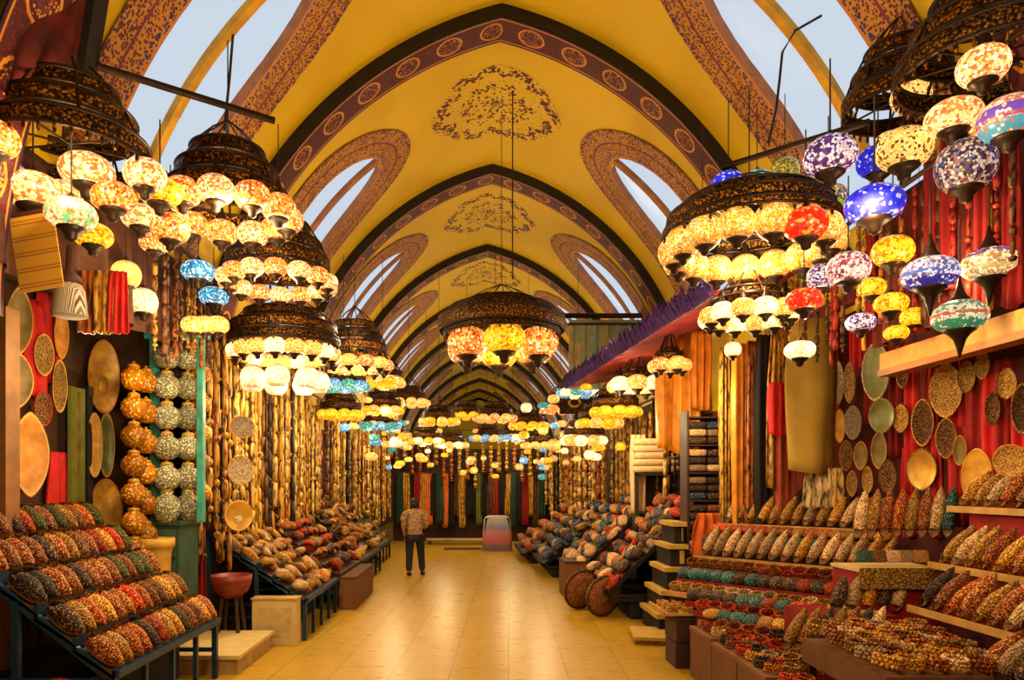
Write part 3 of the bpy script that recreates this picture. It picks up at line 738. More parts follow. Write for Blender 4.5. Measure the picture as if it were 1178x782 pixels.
# ------------------------------------------------------------------ left side
M_BLUE=plain('blue_painted_metal',(.012,.045,.095),.4,.2); M_DARKW=plain('dark_wood',(.05,.018,.008),.6)
M_CREAM=plain('cream_board',(.62,.47,.20),.7,var=.1); M_BROWNB=plain('brown_cardboard',(.15,.060,.022),.75,var=.2)
M_BLACK_SHADE=plain('black_cloth_and_shade',(.012,.008,.007),.9)  # black of real cloth and legs, also of the shade put under stands
def slope_stand(name,label,y0,y1,xb,zb,xt,zt,tiers,mat,board,cat='display stand',posts=True,group=None):
    """stepped stand against a wall: boards rise from (xb,zb) at the aisle to (xt,zt) at the wall, between y0 and y1"""
    t=thing(name,label,cat,((xb+xt)/2,(y0+y1)/2,0),(0,0,0),group); c=Vector(t.location)
    def B(nm,m,mb): mb.v=[(a-c.x,b-c.y,d-c.z) for a,b,d in mb.v]; return mb.obj(nm,m,t)
    dx=(xt-xb)/tiers; dz=(zt-zb)/tiers; sg=1 if dx>0 else -1; ang=atan2(dz,abs(dx)); Ls=math.hypot(dx,dz)
    for i in range(tiers):
        m=MB(); 
        a=Vector((xb+dx*i,0,zb+dz*i)); b=Vector((xb+dx*(i+1),0,zb+dz*(i+1)-.05))
        vs=[]
        for yy in (y0,y1):
            for p,zz in ((a,0),(b,0),(b,-.03),(a,-.03)): vs.append((p.x,yy,p.z+zz))
        m.add(vs,[(0,1,2,3),(7,6,5,4),(0,4,5,1),(1,5,6,2),(2,6,7,3),(3,7,4,0)])
        B('board',board,m)
        B('lip',mat,MB().box(min(a.x,a.x-sg*.025),max(a.x,a.x-sg*.025),y0,y1,a.z-.05,a.z+.03))
    for yy in (y0+.02,y1-.02):
        B('side_rail',mat,MB().bar((xb,yy,zb-.05),(xt,yy,zt-.06),.04,.06))
        B('rail',mat,MB().bar((xb,yy,zb-.06),(xt,yy,zb-.06),.04))
        if zb>.4: B('rail',mat,MB().bar((xb,yy,.3),(xt,yy,.3),.04))
        if posts:
            for k in range(3):
                xx=xb+(xt-xb)*k/2; zz=zb+(zt-zb)*k/2
                B('leg',mat,MB().box(xx-.025,xx+.025,yy-.025,yy+.025,0,zz-.05))
    B('front_rail',mat,MB().bar((xb-sg*.03,y0,zb),(xb-sg*.03,y1,zb),.05,.05))
    if posts:
        for k in range(1,4):
            yy=y0+(y1-y0)*k/4; B('leg',mat,MB().box(xb-.02,xb+.02,yy-.02,yy+.02,0,zb-.03))
    B('under_shade',M_BLACK_SHADE,MB().box(min(xb+sg*.35,xt),max(xb+sg*.35,xt),y0+.06,y1-.06,.02,zb-.12) if zb>.35 else MB().box(min(xb+sg*.2,xt),max(xb+sg*.2,xt),y0+.06,y1-.06,.0,max(.1,zb-.1)))  # black block added under the boards in place of the shade there
    return ang,Ls
# 1. the blue stand of slippers in the foreground
y0,y1=5.15,7.22; xb,zb,xt,zt=-2.68,.60,-4.12,1.78; TI=5
ang,Ls=slope_stand('display_stand','blue metal stand with five sloping rows of slippers, left foreground',y0,y1,xb,zb,xt,zt,TI,M_BLUE,M_DARKW)
RW=['bottom','second','middle','fourth','top']
for i in range(TI):
    n=13
    for j in range(n):
        yy=y0+.09+(y1-y0-.18)*j/(n-1)
        col=rnd.choice(['brown','brown','brown','red','brown','dark','green','gold','orange'] if j%4 else ['green','dark','brown'])
        u=(i+.93)/TI; x=xb+(xt-xb)*u; z=zb+(zt-zb)*u-.03
        # toe points down the slope; each leans on its neighbour
        M=Matrix.Rotation(pi/2,4,'Z')@Matrix.Rotation(-ang*.9,4,'X')@Matrix.Rotation(rnd.uniform(.25,.55),4,'Y')
        M=Matrix.Rotation(pi,4,'Z')@M if False else M
        # local +y (toe) -> aisle direction (+x) and downwards
        M=Matrix.Rotation(-pi/2,4,'Z')@Matrix.Rotation(-ang,4,'X')@Matrix.Rotation(rnd.uniform(.2,.5),4,'Y')
        slipper((x+.02,yy,z+.045),M.to_euler(),col,'%s slipper, %s from the near end of the %s row, blue stand'%(WORD[col],nth(j),RW[i]),'slippers on the blue stand',(1.5,1.28,1.75))
# rolled carpet at the bottom left corner, platform, boxes
m=MB(); m.lathe([(.0,-.4),(.16,-.4),(.17,-.38),(.17,.38),(.16,.4),(0,.4)],18,axis='y')
t=thing('carpet_roll','red carpet roll at the bottom left corner of the photo','carpet',(-2.98,4.72,.42),(0,0,.15)); m.obj('roll',M_EMB['red'],t)
t2=MB(); t2.box(-.25,.25,-.4,.4,-.42,-.165); t2.obj('plinth',M_DARKW,t)
t=thing('platform_board','low cream platform board on the floor by the blue stand','platform',(-2.86,7.96,0))
MB().box(-.42,.40,-.66,.62,.17,.21).obj('top',M_CREAM,t); MB().box(-.38,.37,-.62,.58,0,.17).obj('plinth',plain('tan_board',(.42,.27,.09),.7),t)
t=thing('cream_box','cream box at the near end of the second left stand','box',(-2.50,8.82,0))
MB().box(-.28,.28,-.10,.10,0,.56).obj('body',M_CREAM,t); MB().box(-.295,.295,-.115,.115,.56,.585).obj('lid',plain('ochre_board',(.45,.30,.09),.7),t); MB().box(-.21,.21,-.108,-.10,.10,.46).obj('panel',plain('pale_panel',(.55,.41,.17),.7),t)
# 2-5. stands farther along
def rows(y0,y1,xb,zb,xt,zt,tiers,n,cols,kinds,what,group,s=1.0,side=1,ang=None):
    dx=(xt-xb)/tiers
    for i in range(tiers):
        for j in range(n):
            yy=y0+.10+(y1-y0-.2)*j/(n-1); u=(i+.5)/tiers; x=xb+(xt-xb)*u; z=zb+(zt-zb)*u
            col=rnd.choice(cols); k=rnd.choice(kinds); wd=WORD[col]; yy+=rnd.uniform(-.03,.03); s_=s*rnd.uniform(.85,1.1)
            lab='%s %%s, %s from the near end, %s tier of %s'%(wd,nth(j),['bottom','second','third','fourth','fifth','sixth','seventh'][i],what)
            a=atan2(zt-zb,abs(xt-xb))
            if k=='slipper':
                M=Matrix.Rotation(-side*pi/2,4,'Z')@Matrix.Rotation(-a,4,'X')@Matrix.Rotation(rnd.uniform(-.4,.4),4,'Y')
                slipper((x-side*.13*s,yy,z+.12*s),M.to_euler(),col,lab%'slipper',group,s)
            else:
                rx=rnd.uniform(-.2,.2)
                item(k,(x+rnd.uniform(-.03,.03),yy,z+.01+rnd.uniform(0,.07)),(rx+rnd.uniform(-.3,.3),-side*a*-1*.8+rnd.uniform(-.35,.35),rnd.uniform(0,3.1) if k!='slipper' else 0),col,lab%{'pouch':'pouch','cap':'skullcap','cloth':'folded cloth','coil':'bead bracelet'}[k],group,s_)
def stall(lab,what,y0,y1,xb,zb,xt,zt,tiers,n,cols,kinds,group,mat,board,s=1.0,posts=True):
    slope_stand('display_stand',lab,y0,y1,xb,zb,xt,zt,tiers,mat,board,posts=posts)
    rows(y0,y1,xb,zb,xt,zt,tiers,n,cols,kinds,what,group,s,1 if xb>xt else -1)
stall('second left stand, blue sided, with gold and cream goods, cream box at its end','the second left stand',8.95,10.95,-2.18,.52,-3.42,1.42,6,13,['gold','cream','cream','gold','brown'],['pouch','slipper','cap','coil'],'goods on the second left stand',M_BLUE,M_DARKW,1.1)
t=thing('brown_box','brown box at the aisle corner of the third left stand','box',(-2.02,12.1,0)); MB().box(-.13,.13,-.95,.95,0,.50).obj('body',M_BROWNB,t); MB().box(-.14,.14,-.96,.96,.50,.53).obj('lid',plain('dark_cardboard',(.09,.035,.014),.8),t)
stall('third left stand behind the brown box, dark goods','the third left stand',11.15,13.1,-2.18,.56,-3.4,1.50,6,11,['orange','brown','gold','dark','red'],['pouch','cap','cap'],'goods on the third left stand',M_DARKW,M_DARKW,1.1,posts=False)
stall('fourth left stand on black legs','the fourth left stand',13.5,16.3,-2.2,.50,-3.3,1.65,6,12,['gold','cream','dark','brown','gold'],['pouch','cap','cloth','cap'],'goods on the fourth left stand',M_BLACK_SHADE,M_DARKW,1.15)
stall('last left stand before the hanging strands','the last left stand',16.8,19.4,-2.35,.45,-3.3,1.5,4,9,['gold','gold','cream','brown','green'],['pouch','cap'],'goods on the last left stand',M_BLACK_SHADE,M_DARKW,1.25)
# hanging strands on the left shop fronts
M_RAIL=M_DARKW
cols=['gold','straw','gold','ochre','straw','gold','brown','rust','gold','black','straw','ochre']
def strands(y0,y1,n,xf,zt,side,base,g,L0=1.25,gap=None,wd=1.2):
    for j in range(n):
        y=y0+(y1-y0)*(j/(n-1)); 
        if gap and gap(y): continue
        c=rnd.choice(cols)
        x=xf(y)+rnd.uniform(-.13,.13)
        strand((x,y,zt+rnd.uniform(-.25,.05)),'%s bead strand on the %s, %s from the near end'%({'gold':'gold','ochre':'ochre','straw':'straw','brown':'brown','rust':'rust','black':'black'}[c],base,nth(j)),c,rnd.randint(1,4),g,L0*rnd.uniform(.85,1.1),wd)
strands(8.3,13.2,80,lambda y:-3.22,4.05,1,'left shop fronts','bead strands on the left shop fronts',1.28,wd=1.15)
strands(13.3,24.2,60,lambda y:-3.20+.02*(y-13),3.75,1,'far left shop fronts','bead strands on the far left shop fronts',1.25,wd=1.5)
def hangrail(label,a,b): tag(MB().tube([a,b],.022,8).obj('hanging_rail',M_RAIL),label,'rail')
hangrail('dark rail carrying the left bead strands',(-3.22,8.2,4.08),(-3.22,13.25,4.08)); hangrail('dark rail carrying the far left bead strands',(-3.2,13.3,3.80),(-3.0,24.3,3.80))
struct('wall_left_shopfront',MB().box(-3.52,-3.46,8.45,24.6,0,ZS+.65),plain('dark_brown_panel',(.06,.025,.010),.85,var=.5,scale=2),None,'dark brown shopfront partition behind the left strands')  # panel's own dark brown, mottled by noise
# discs hung in front of the near end of the strands
for (px,py,w_,h_,inner,rim,lab) in [(275,593,33,35,'gold','rim','round plate with a pale centre low among the left strands'),(277,541,31,34,'white','straw','beaded round plate in the middle of three, left strands'),(279,491,30,26,'white','wood','beaded round plate at the top of three, left strands')]:
    p=P(px,py,8.45); dish(p,(0,0,-.9),lab,w_*8.5/F,h_*8.5/F,inner,rim,center='white' if inner=='gold' else None,name='hanging_plate',cat='plate')
# wall of wooden trays: x = -4.25, facing the aisle
XT=-4.25
def LT(px,py,w_,h_,inner,rim,lab,pw=1.12,xx=XT,name='hanging_tray',cat='tray',yaw=-.6,center=None):
    d=(px-VX)*0+ (xx*F/(px-VX)); p=P(px,py,d)
    # widths on the wall are foreshortened: the trays are turned a little towards the aisle
    ww=w_*d/F*1.1; hh=h_*d/F
    return dish(p,(0,0,yaw),lab,ww,hh,inner,rim,pw,'carved trays on the left wall',name,cat,center=center)
LT(23,368,26,80,'olive','amber','leaf-shaped amber and green tray, top of the left wall',1.5)
LT(20,437,32,66,'olive','amber','dark olive oval tray below the leaf-shaped one',1.35)
LT(35,523,38,100,'wood','rim','big pale pointed tray low on the left wall',1.45)
LT(51,408,20,50,'straw','amber','speckled yellow oval tray between red cloths',1.15)
LT(71,384,15,60,'wood','amber','narrow orange tray high beside the green plank',1.2)
LT(69,444,15,62,'straw','amber','narrow speckled tray under the narrow orange one',1)
LT(50,470,18,42,'dark','red','small red-rimmed tray above the big pale one',1)
LT(4,405,12,70,'wood','amber','tray cut by the left edge, upper',1); LT(3,495,14,80,'wood','amber','tray cut by the left edge, lower',1)
LT(120,433,34,86,'amber','wood','large orange double-rimmed oval tray',1,center='gold')
LT(109,512,17,76,'amber','rim','slim yellow tray below the large orange one',1); LT(123,512,17,76,'green','amber','slim green tray below the large orange one',1)
LT(122,590,36,80,'amber','wood','tall yellow tray standing behind the top slipper row',1)
M_RED=M_DISH['red']
for k,(px,py,h_,w_) in enumerate([(38,345,90,.2),(55,320,70,.16),(66,520,100,.2),(20,480,70,.14),(62,345,80,.14),(8,430,120,.16)]):
    d=-4.36*F/(px-VX); p=P(px,py,d)
    scarf(p,'red cloth strip %s on the left tray wall'%['behind the olive tray','at the top','under the narrow trays','low by the big tray','behind the narrow trays','at the left edge'][k],M_RED,k,pi/2,'red cloths on the left tray wall',w_*1.6,h_*d/F*1.2,2)
p=P(88,470,-4.28*F/(88-VX)); t=thing('green_plank','tall olive green plank leaning on the left wall between trays','plank',(p.x,p.y,0)); MB().box(-.02,.02,-.13,.13,0,3.05).obj('board',M_DISH['green'],t); MB().box(.02,.035,-.02,.02,.05,3.0).obj('groove_batten',M_DISH['olive'],t)
p=P(102,470,-4.3*F/(102-VX)); t=thing('black_plank','narrow black plank right of the green plank on the left wall','plank',(p.x,p.y,0)); MB().box(-.02,.02,-.05,.05,0,3.1).obj('board',M_BLACK_SHADE,t); MB().box(.02,.03,-.05,.05,3.0,3.1).obj('end_cap',M_DARKW,t)
# timber post and notice, brushes
struct('trim_90',MB().box(-4.05,-3.85,5.72,5.9,0,ZS+.3),plain('brown_post',(.20,.085,.022),.6),None,'brown timber post at the left edge')
M_NOTE=stripes('notice_lines',[(.66,.36,.03)]*7+[(.36,.16,.02),(.66,.36,.03),(.40,.18,.02)],9.0,2,.7)
p=P(42,288,4.95); t=thing('paper_notice','yellow paper notice with faint ruled lines hanging under the lanterns','notice',p,(.05,-.12,-.12)); MB().box(-.17,.17,-.004,.004,-.28,.26).obj('sheet',M_NOTE,t); MB().box(-.18,.18,-.012,.012,.25,.28).obj('hanger',M_DARKW,t)
M_FUR=stripes('grey_bristles',[(.5,.45,.36),(.10,.07,.05),(.62,.56,.46),(.2,.15,.1)],55,0,.9)
p=P(80,335,5.35); t=thing('bristle_brush','grey bristle brush hanging right of the yellow notice','brush',p,(0,0,-.4)); MB().lathe([(.10,-.20),(.13,-.19),(.11,0),(.08,.06)],18).obj('bristles',M_FUR,t); MB().lathe([(.085,.05),(.09,.10),(.03,.16),(.02,.35),(0,.36)],14).obj('handle',M_DARKW,t)
for k,(px,w_) in enumerate([(104,.2),(122,.2),(137,.16)]):
    p=P(px,312,5.7); scarf(p,['orange','rust orange','red'][k]+' cloth hanging above the large orange tray',[M_STR['rust'],M_STR['gold'],M_RED][k],k+3,.3,None,w_,.5,3)
p=P(122,376,7.4); t=thing('hanging_ornament','dark carved bird-shaped ornament above the large orange tray','ornament',p,(0,0,-.4)); MB().ell((0,0,0),.17,.07,.09,14,8).obj('body',M_DISH['olive'],t); MB().tube([(-.12,0,.02),(-.22,0,.08),(-.30,0,.04)],[.06,.04,.02],8).obj('neck',M_EMB['dark'],t); MB().lathe([(.03,-.01),(.07,0),(.03,.01)],14,(.06,-.07,-.02),axis='y').obj('ring',M_DISH['rim'],t)
# columns of pots
M_POT={'amber':dots('amber_pot',[(.80,.42,.08),(.70,.30,.04),(.85,.6,.2)],30,.4,gap=(.35,.12,.02)),'silver':dots('silvered_pot',[(.62,.58,.42),(.45,.42,.28),(.72,.68,.52),(.35,.38,.28)],55,.4,gap=(.12,.12,.07)),'teal':plain('turquoise_paint',(.05,.32,.27),.45,var=.4)}
POTM={k:MB().lathe([(.0,-.12),(.06,-.12),(.10,-.09),(.135,-.02),(.13,.05),(.09,.10),(.06,.115),(.065,.14),(.05,.14),(.045,.11),(0,.10)],18).mesh('body',M_POT[k]) for k in ('amber','silver')}
LIDM=MB().lathe([(.068,.14),(.05,.165),(.015,.175),(.02,.195),(0,.20)],12).mesh('lid',M_DISH['gold'])
def pot(px,py,d,w_,k,lab,g,sz=1.0):
    p=P(px,py,d); s=w_*d/F/.27; t=thing('hanging_pot',lab,'pot',p,(0,0,rnd.uniform(0,6)),g,(s,s,s*sz)); link('body',POTM[k],t); link('lid',LIDM,t)
for i in range(7):
    pot(154,436+33*i+ (0),7.45,28,'amber','amber pot, %s from the top of the left amber column'%ORD[i],'hanging amber pots'); 
    if i<6: pot(168,440+35*i,7.75,26,'amber','amber pot, %s from the top of the right amber column'%ORD[i],'hanging amber pots')
for i in range(6):
    pot(192,410+35*i,7.85,30,'silver','silvered pot, %s from the top of the left grey column'%ORD[i],'hanging silvered pots',1.25 if i==5 else 1)
    pot(216,412+34.5*i,8.05,29,'silver','silvered pot, %s from the top of the right grey column'%ORD[i],'hanging silvered pots',1.25 if i==5 else 1)
    if i<5: pot(232,430+34*i,8.3,22,'amber','amber pot, %s from the top of the column beside the strands'%ORD[i],'hanging amber pots')
t=thing('turquoise_frame','turquoise painted frame behind the grey pots','frame',P(178,590,8.0)); 
MB().box(-.04,.04,-.04,.04,-.1,2.0).obj('post',M_POT['teal'],t); MB().box(.5,.57,-.04,.04,-.1,2.0).obj('post',M_POT['teal'],t); MB().box(-.1,.62,-.05,.05,2.0,2.1).obj('crosspiece',M_POT['teal'],t)
M_STRP=stripes('green_striped_cloth',[(.04,.17,.08),(.50,.45,.15),(.06,.25,.12),(.03,.10,.06),(.30,.33,.12)],7,1,.8)
t=thing('striped_canopy','green striped cloth canopy slanting over the grey pots','canopy',P(197,378,7.7),(.35,.45,-.3)); MB().grid(lambda u,v:(.6*(u-.5),.5*(v-.5),.05*sin(pi*u)),8,6).obj('cloth',M_STRP,t); MB().tube([(-.3,-.25,0),(.3,-.25,0)],.012,6).obj('edge_rod',M_DARKW,t)
# green chest of drawers, yellow planter, stool, red cloth
t=thing('drawer_cabinet','dark green chest of drawers under the grey pots','cabinet',P(192,690,8.05)*1,(0,0,-.15)); t.location.z=0
M_GRN=plain('dark_green_paint',(.030,.075,.050),.5); MB().box(-.27,.27,-.2,.2,0,1.55).obj('body',M_GRN,t)
for k in range(3):
    dr=MB().box(-.24,.24,-.215,-.2,1.02+.17*k,1.16+.17*k).obj('drawer',plain('green_grey_paint',(.05,.11,.075),.45),t); MB().lathe([(.018,-.03),(.02,-.02),(.008,0)],10,(0,-.215,1.09+.17*k),axis='y').obj('knob',M_DISH['gold'],dr)
MB().box(-.24,-.2,-.215,-.2,.0,1.0).obj('front_post',M_BLUE,t); MB().box(.2,.24,-.215,-.2,.0,1.0).obj('front_post',M_BLUE,t); MB().box(-.30,.30,-.23,.22,1.55,1.60).obj('top',M_GRN,t)
p=P(180,690,7.65); t=thing('planter','tall yellow planter with a flared rim beside the green chest','planter',(p.x,p.y,0)); MB().lathe([(.10,.62),(.12,.66),(.155,1.25),(.175,1.32),(.19,1.33),(.19,1.42),(.16,1.42),(.15,1.3),(0,1.28)],20).obj('pot',plain('yellow_clay',(.66,.38,.05),.5),t); MB().box(-.14,.14,-.14,.14,0,.62).obj('plinth',M_DARKW,t)
scarf(P(226,575,8.55),'dark red cloth hanging beside the green chest',M_DISH['redd'],5,.2,None,.26,1.5,4)
p=P(246,690,8.95); t=thing('stool','dark red wooden stool with slatted bowl seat','stool',(-2.98,8.55,0))
MB().lathe([(.0,.62),(.10,.62),(.2,.70),(.24,.80),(.25,.90),(.235,.90),(.22,.80),(.1,.67),(0,.66)],18).obj('seat',plain('red_lacquer',(.20,.025,.012),.4),t)
for k in range(4):
    a=pi/4+pi/2*k; MB().tube([(.12*cos(a),.12*sin(a),.63),(.2*cos(a),.2*sin(a),0)],.025,7).obj('leg',M_DARKW,t)
# top left corner: dark red canopy on a timber frame, black girder, tie rods
M_CAN=plain('dark_red_canopy_cloth',(.085,.006,.006),.85,var=.6,scale=5)
cA,cB,cC,cD=[P(*q) for q in ((-60,-30,4.25),(112,-12,4.95),(92,112,5.0),(-60,128,4.4))]; cc=(cA+cB+cC+cD)/4
t=thing('shop_canopy','dark red cloth canopy sagging at the top left corner','canopy',cc)
def fcan(u,v):
    q=(cA*(1-u)+cB*u)*(1-v)+(cD*(1-u)+cC*u)*v-cc
    return q+Vector((.03,-.10,-.06))*sin(pi*u)*sin(pi*v)+Vector((0,-.02,0))*sin(22*u+3*v)
o=MB().grid(fcan,30,14).obj('cloth',M_CAN,t); o.modifiers.new('thickness','SOLIDIFY').thickness=.01
for k in range(4):
    u=k/3; MB().bar((cA*(1-u)+cB*u)-cc+Vector((0,.04,0)),(cD*(1-u)+cC*u)-cc+Vector((0,.04,0)),.05).obj('rafter',M_DARKW,t)
MB().bar(cB-cc,cC-cc,.09,.16).obj('black_post',M_BLACK_SHADE,t); MB().bar(cD-cc,cC-cc,.05).obj('lower_bar',M_DISH['redd'],t)
def rod(label,a,b,r=.028): tag(MB().tube([a,b],r,8).obj('tie_rod',M_IRON),label,'rod')
rod('black iron tie rod jutting from the left haunch of the vault',P(112,76,5.05),P(316,139,5.6))
rod('black iron tie rod jutting from the right haunch of the vault',P(1000,140,5.5),P(832,192,6.4))
rod('brown tie beam across the right arches above the awning',P(640,363,14.62),P(757,363,14.62),.055)

# dark valances that hide the foot of the vault over the near shops, with strands in front
M_VAL=plain('dark_brown_valance_cloth',(.070,.022,.010),.85,var=.6,scale=4); M_VALR=plain('maroon_valance_cloth',(.13,.012,.010),.85,var=.6,scale=4)
def valance(lab,x,y0,y1,z0,z1,m,sg):
    t=thing('valance',lab,'valance',(x,(y0+y1)/2,z1)); L=y1-y0
    MB().grid(lambda u,v:(.05*sin(60*u)*(.3+v)+sg*.0,L*(u-.5),-(z1-z0)*v),120,6).obj('cloth',m,t); MB().tube([(0,-L/2,0),(0,L/2,0)],.025,8).obj('rod',M_DARKW,t)
valance('dark brown gathered valance over the left tray wall, behind the lanterns',-3.28,4.2,8.5,3.52,4.45,M_VAL,1)
valance('maroon gathered valance over the wall of plates, behind the right lanterns',3.86,3.8,6.7,3.32,4.6,M_VALR,-1)
for j in range(16):
    y=6.9+1.5*j/15; c=rnd.choice(['brown','rust','gold','ochre','brown'])
    strand((-3.12+rnd.uniform(-.06,.06),y,4.5+rnd.uniform(-.15,.1)),'%s strand before the brown valance, %s from the near end'%(c,nth(j)),c,1+j%4,'strands before the brown valance',.5,.8)
for j in range(26):
    y=4.3+4.2*j/25; c=rnd.choice(['brown','rust','gold','ochre','red'])
    strand((3.76+rnd.uniform(-.06,.06),y,4.6+rnd.uniform(-.15,.1)),'%s strand before the maroon valance, %s from the near end'%(c,nth(j)),c,1+j%4,'strands before the maroon valance',.55,.8)
hangrail('dark rail of strands before the brown valance',(-3.12,6.8,4.52),(-3.12,8.5,4.52)); hangrail('dark rail of strands before the maroon valance',(3.76,4.2,4.62),(3.76,8.6,4.62))
# ------------------------------------------------------------------ right side
M_REDL=plain('red_lacquer_shelf',(.24,.010,.008),.45); M_GOLDE=plain('ochre_shelf_edge',(.50,.28,.07),.55); M_ORB=plain('orange_timber_beam',(.60,.27,.035),.5,scale=8)
def standing(loc,face,lean,roll,col,label,group,s=1.5,cat='slipper'):
    """slipper on its heel, toe up, showing its upper towards direction face (angle in the floor plane), leaning back"""
    f=Vector((cos(face),sin(face),0)); up=Vector((0,0,1)); y=(up*cos(lean)-f*sin(lean)).normalized(); z=(f*cos(lean)+up*sin(lean)).normalized(); x=y.cross(z)
    M=Matrix((x,y,z)).transposed().to_4x4()@Matrix.Rotation(roll,4,'Z')
    return slipper(loc,M.to_euler(),col,label,group,s)
# a. stepped shelves of leaning slippers along the right wall
t=thing('display_shelf','stepped red shelf unit full of leaning slippers at the right edge','display shelf',(3.9,5.0,0))
def SB(nm,m,x0,x1,y0,y1,z0,z1): MB().box(x0-3.9,x1-3.9,y0-5.0,y1-5.0,z0,z1).obj(nm,m,t)
edges=[(3.33,.72,4.75),(3.58,1.0,5.72),(3.90,1.33,5.95),(4.20,1.80,6.15)]; yn=3.6
for i,(x,z,yf) in enumerate(edges):
    xn=edges[i+1][0] if i<3 else 4.55
    SB('board',M_REDL,x,xn+.1,yn,yf,z-.04,z); SB('edge_strip',M_GOLDE,x-.02,x,yn,yf,z-.035,z+.02)
    zn=edges[i+1][1] if i<3 else 2.2
    SB('back_panel',M_DISH['redd'],xn+.04,xn+.06,yn,yf,z,zn-.05) if i<3 else None
SB('base',M_REDL,3.45,4.6,yn,5.7,0,.66)
rn=['lowest','second','third','top']
for i,(x,z,yf) in enumerate(edges):
    n=int((yf-yn)/.15)
    for j in range(n):
        yy=yf-.10-j*.15
        if yy<F*x/680: pass
        col=rnd.choice(['brown','gold','orange','brown','cream','gold','dark'])
        standing((x+.06,yy,z),pi+.15,.5,rnd.uniform(-.5,-.3),col,'%s slipper, %s right shelf, %s from the far end'%(WORD[col],rn[i],nth(j)),'slippers leaning on the right shelves',(1.15,1.5,1.2))
# b. red wall hung with woven plates
struct('wall_right_panel',MB().box(4.5,4.56,3.6,8.55,0,3.9),plain('dark_red_wall_cloth',(.075,.006,.006),.85,var=.5,scale=4),None,'deep red panel behind the hanging plates')
t=thing('timber_beam','orange timber beam over the wall of plates at right','beam',(4.02,6.0,3.13)); MB().box(-.08,.08,-2.6,.75,-.02,.14).obj('beam',M_ORB,t); MB().box(-.10,.06,-2.6,.75,-.08,-.02).obj('moulding',plain('dark_orange_timber',(.36,.13,.02),.5),t)
def RT(px,py,w_,h_,inner,rim,lab,pw=1.2,xx=4.35,yaw=.6,center=None,tilt=0):
    d=xx*F/(px-VX); p=P(px,py,d); ww=w_*d/F*1.1; hh=h_*d/F
    return dish(p,(tilt,0,pi+yaw),lab,ww,hh,inner,rim,pw,'woven plates on the red wall','hanging_plate','plate',center=center)
for a in [(1088,449,32,64,'straw','straw','large woven oval plate just under the timber beam'),(1112,433,17,40,'straw','dark','narrow woven plate right of the large one under the beam'),(1158,441,19,38,'straw','dark','small woven plate high near the right edge'),
 (1036,481,17,36,'straw','dark','small woven plate left on the red wall'),(1061,486,22,56,'dark','straw','dark woven oval plate left of centre on the red wall'),(1088,504,20,48,'dark','straw','black-centred plate with straw rim on the red wall'),
 (1060,540,30,50,'gold','straw','golden scalloped oval plate on the red wall'),(1104,518,13,36,'olive','wood','slim brown plate beside the black-centred one'),(1163,530,34,40,'straw','wood','tilted woven plate near the right edge'),(1167,572,26,26,'red','straw','small round plate with red middle above the top shelf'),
 (1142,470,14,40,'dark','dark','dark oval plate over the golden bowl'),(1176,470,20,60,'dark','straw','dark plate cut by the right edge'),
 (1038,430,12,34,'dark','straw','little plate under the left end of the beam'),(1130,420,14,34,'straw','straw','little woven plate under the right part of the beam')]:
    RT(*a,tilt=.5 if 'tilted' in a[6] else 0)
RT(1124,549,30,68,'amber','gold','golden oval bowl with pale round centre above the top shelf',center='white')
for a in [(1007,427,28,70,'green','white','long white-rimmed olive tray over the pale slippers'),(981,486,18,40,'white','white','white beaded oval, left of the green-striped one'),(1014,478,26,42,'green','white','white oval with a green stripe'),
 (964,440,13,52,'white','white','slim white oval at the left of the pale group'),(977,440,12,48,'straw','white','slim straw oval second from left in the pale group'),(973,524,14,36,'dark','straw','dark oval, leftmost of the lower dark three'),(990,524,14,34,'olive','wood','brown oval, middle of the lower dark three'),(1011,518,16,44,'olive','straw','brown oval, rightmost of the lower dark three'),
 (980,556,11,30,'straw','wood','tiny straw oval, left of the lowest pair'),(998,552,11,32,'straw','wood','tiny straw oval, right of the lowest pair'),(1021,548,18,40,'dark','dark','black oval right of the lowest pair'),(966,490,12,40,'amber','wood','amber oval hanging at the left edge of the pale group')]:
    RT(*a,xx=4.22,yaw=.65)
k=0
for (px,py,h_) in [(985,350,110),(1000,400,120),(960,450,90),(1030,440,120),(1048,470,150),(1072,470,140),(1100,470,150),(1122,450,110),(1140,500,150),(1155,470,120),(1075,540,110),(1105,540,100),(1045,560,90),(1090,230,150),(1130,260,150),(1165,250,160),(1070,250,130),(1000,300,120),(1175,500,120)]:
    up=py<330 ; xx=4.46 if not up else 3.78
    d=xx*F/(px-VX); p=P(px,py-h_/2,d); L_=round(h_*d/F*1.15,1)
    where=['over the pale trays','behind the pale trays','at the left end of the red wall','at the left of the plates','left of the dark woven plate','left of the big woven plate','right of the big woven plate','under the beam','right of the golden bowl','by the tilted plate','above the golden plate','between the golden plate and golden bowl','below the small plate','behind the top lanterns, left','behind the top lanterns, middle','at the right edge behind the lanterns','behind the blue lantern','behind the rose lantern','at the right edge over the shelf'][k]
    scarf(p,'red cloth strip hanging '+where,[M_RED,M_DISH['redd']][k%2] if not up else M_DISH['redd'],k%5,-pi/2+.5,'red cloths at the right stall',.15 if not up else .12,L_,2); k+=1
